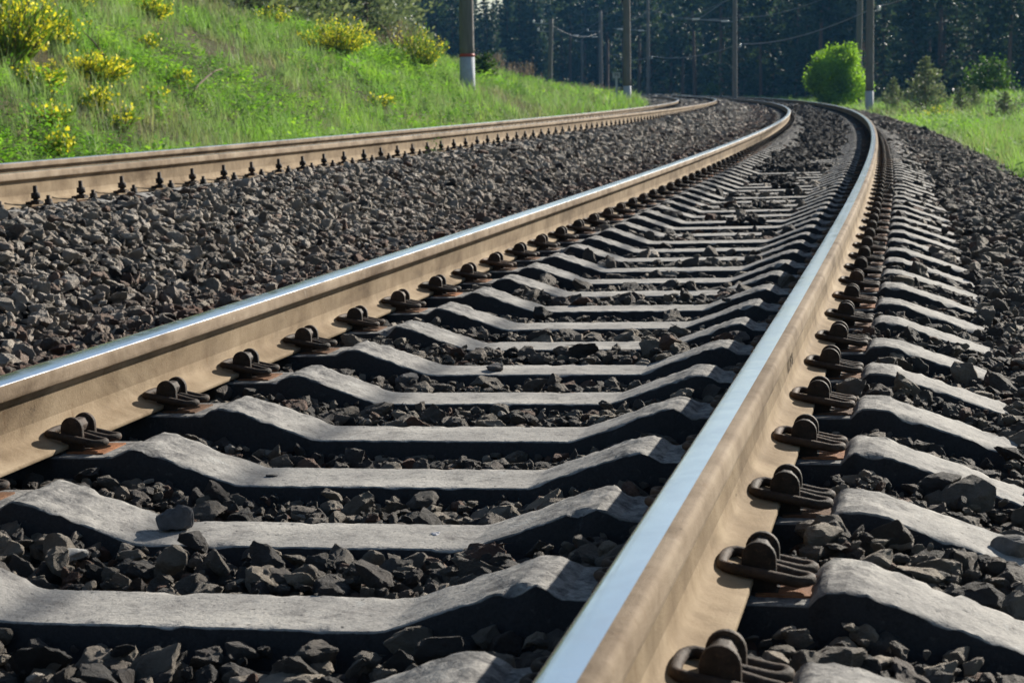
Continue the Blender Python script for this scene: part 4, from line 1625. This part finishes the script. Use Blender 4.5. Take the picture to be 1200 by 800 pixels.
def wire(name, pts, sag, r, label, group):
    mb = MB()
    P_ = []
    for a, b in zip(pts[:-1], pts[1:]):
        for t in np.linspace(0, 1, 15)[:-1]:
            p = a.lerp(b, t); p.z -= sag * 4 * t * (1 - t)
            P_.append(p)
    P_.append(pts[-1])
    mb.tube(P_, r, 5)
    o = mb.build(name, M['wire'], None)
    return tag(o, label, 'cable', group)


def up(q, h, du=0, th=0):
    return q + Vector((math.cos(th) * du, math.sin(th) * du, h))


far_o = Vector(W(210, 5.0, 4.2)); near_o = Vector(W(-4, 3.6, 3.6)); mid_o = Vector(W(30, 3.7, 3.75))
wire('feeder_cable', [far_o, up(q762, 4.22, .33, t762), up(q862, 4.22, .33, t862), up(q1022, 4.42, .33, t1022), mid_o, near_o], .45, .022, 'thick grey cable sagging between the outer poles above the round tree', 'cables of the line')
wire('feeder_cable', [up(q762, 8.4, 0, t762), up(q862, 5.9, 0, t862), up(q1022, 5.6, 0, t1022), Vector(W(30, 3.6, 6.0)), Vector(W(-4, 3.6, 6.0))], .5, .012, 'thin upper cable between the outer poles', 'cables of the line')
for tr, u_, lab in ((0, 0., 'overhead contact wire above the bare track'), (1, 0., 'overhead contact wire above the track by the bank')):
    pts = [Vector(P(s, (-.2 if i % 2 else .2), 6.0, tr)) for i, s in enumerate(range(-10, 290, 40))]
    wire('contact_wire', pts, .02, .010, lab, 'overhead line wires')
    pts = [Vector(P(s, 0, 7.9, tr)) for i, s in enumerate(range(-10, 290, 40))]
    wire('messenger_wire', pts, .9, .010, lab.replace('contact wire', 'carrying wire high'), 'overhead line wires')
wire('signal_cable', [up(q646, 4.75, 0, t646), up(q706, 7.0, 0, t706)], .7, .010, 'thin cable from the leaning pole to the next one', 'cables of the line')

# ------------------------------------------------------------------ camera, light, world
cam = bpy.data.cameras.new('camera')
co = bpy.data.objects.new('camera', cam); COL.objects.link(co)
ps, pi_, ro = -.21811, .122016, .0141667
fw = Vector((math.sin(ps) * math.cos(pi_), math.cos(ps) * math.cos(pi_), -math.sin(pi_)))
r0 = Vector((math.cos(ps), -math.sin(ps), 0)); u0 = r0.cross(fw)
r2_ = r0 * math.cos(ro) - u0 * math.sin(ro); u2_ = r0 * math.sin(ro) + u0 * math.cos(ro)
mm = Matrix((r2_, u2_, -fw)).transposed().to_4x4(); mm.translation = Vector((1.13561, 0, .57046))
co.matrix_world = mm
cam.sensor_width = 36; cam.lens = 2241.54 / 1200 * 36
cam.clip_start = .05; cam.clip_end = 6000
cam.dof.use_dof = True; cam.dof.focus_distance = 4.6; cam.dof.aperture_fstop = 13
scene.camera = co

AZ, EL = math.radians(27), math.radians(23.5)
sd = Vector((math.sin(AZ) * math.cos(EL), math.cos(AZ) * math.cos(EL), math.sin(EL)))
sun = bpy.data.lights.new('sun', 'SUN'); sun.energy = 5.0; sun.angle = math.radians(.53); sun.color = (1.0, .93, .82)
sob = bpy.data.objects.new('sun', sun); COL.objects.link(sob)
sob.rotation_euler = sd.to_track_quat('Z', 'Y').to_euler(); sob.location = (20, 30, 60)
w = bpy.data.worlds.new('World'); scene.world = w; w.use_nodes = True
nt = w.node_tree; nt.nodes.clear()
sky = nt.nodes.new('ShaderNodeTexSky'); sky.sky_type = 'NISHITA'; sky.sun_disc = False
sky.sun_elevation = EL; sky.sun_rotation = AZ; sky.dust_density = .7; sky.air_density = 1.15
bg = nt.nodes.new('ShaderNodeBackground'); bg.inputs[1].default_value = .05
wo = nt.nodes.new('ShaderNodeOutputWorld')
nt.links.new(sky.outputs[0], bg.inputs[0]); nt.links.new(bg.outputs[0], wo.inputs[0])
hm, hnt, hout = nodes('haze')
pv_ = hnt.nodes.new('ShaderNodeVolumePrincipled')
pv_.inputs['Color'].default_value = (.16, .50, 1.0, 1); pv_.inputs['Density'].default_value = .00017; pv_.inputs['Anisotropy'].default_value = .2
hnt.links.new(pv_.outputs[0], hout.inputs['Volume'])
mb = MB(); mb.box(-1150, 1150, -1150, 1150, -16, 70)
hz = mb.build('haze', hm); tag(hz, 'thin bluish summer haze over the whole place', 'haze', kind='stuff')
scene.view_settings.view_transform = 'Standard'
scene.view_settings.look = 'None'
scene.view_settings.exposure = 1.0
scene.view_settings.gamma = 1.0
scene.cycles.max_bounces = 6
scene.cycles.diffuse_bounces = 3
scene.cycles.glossy_bounces = 3
scene.cycles.transmission_bounces = 4
scene.cycles.use_denoising = True
print('stones', N_STONES)
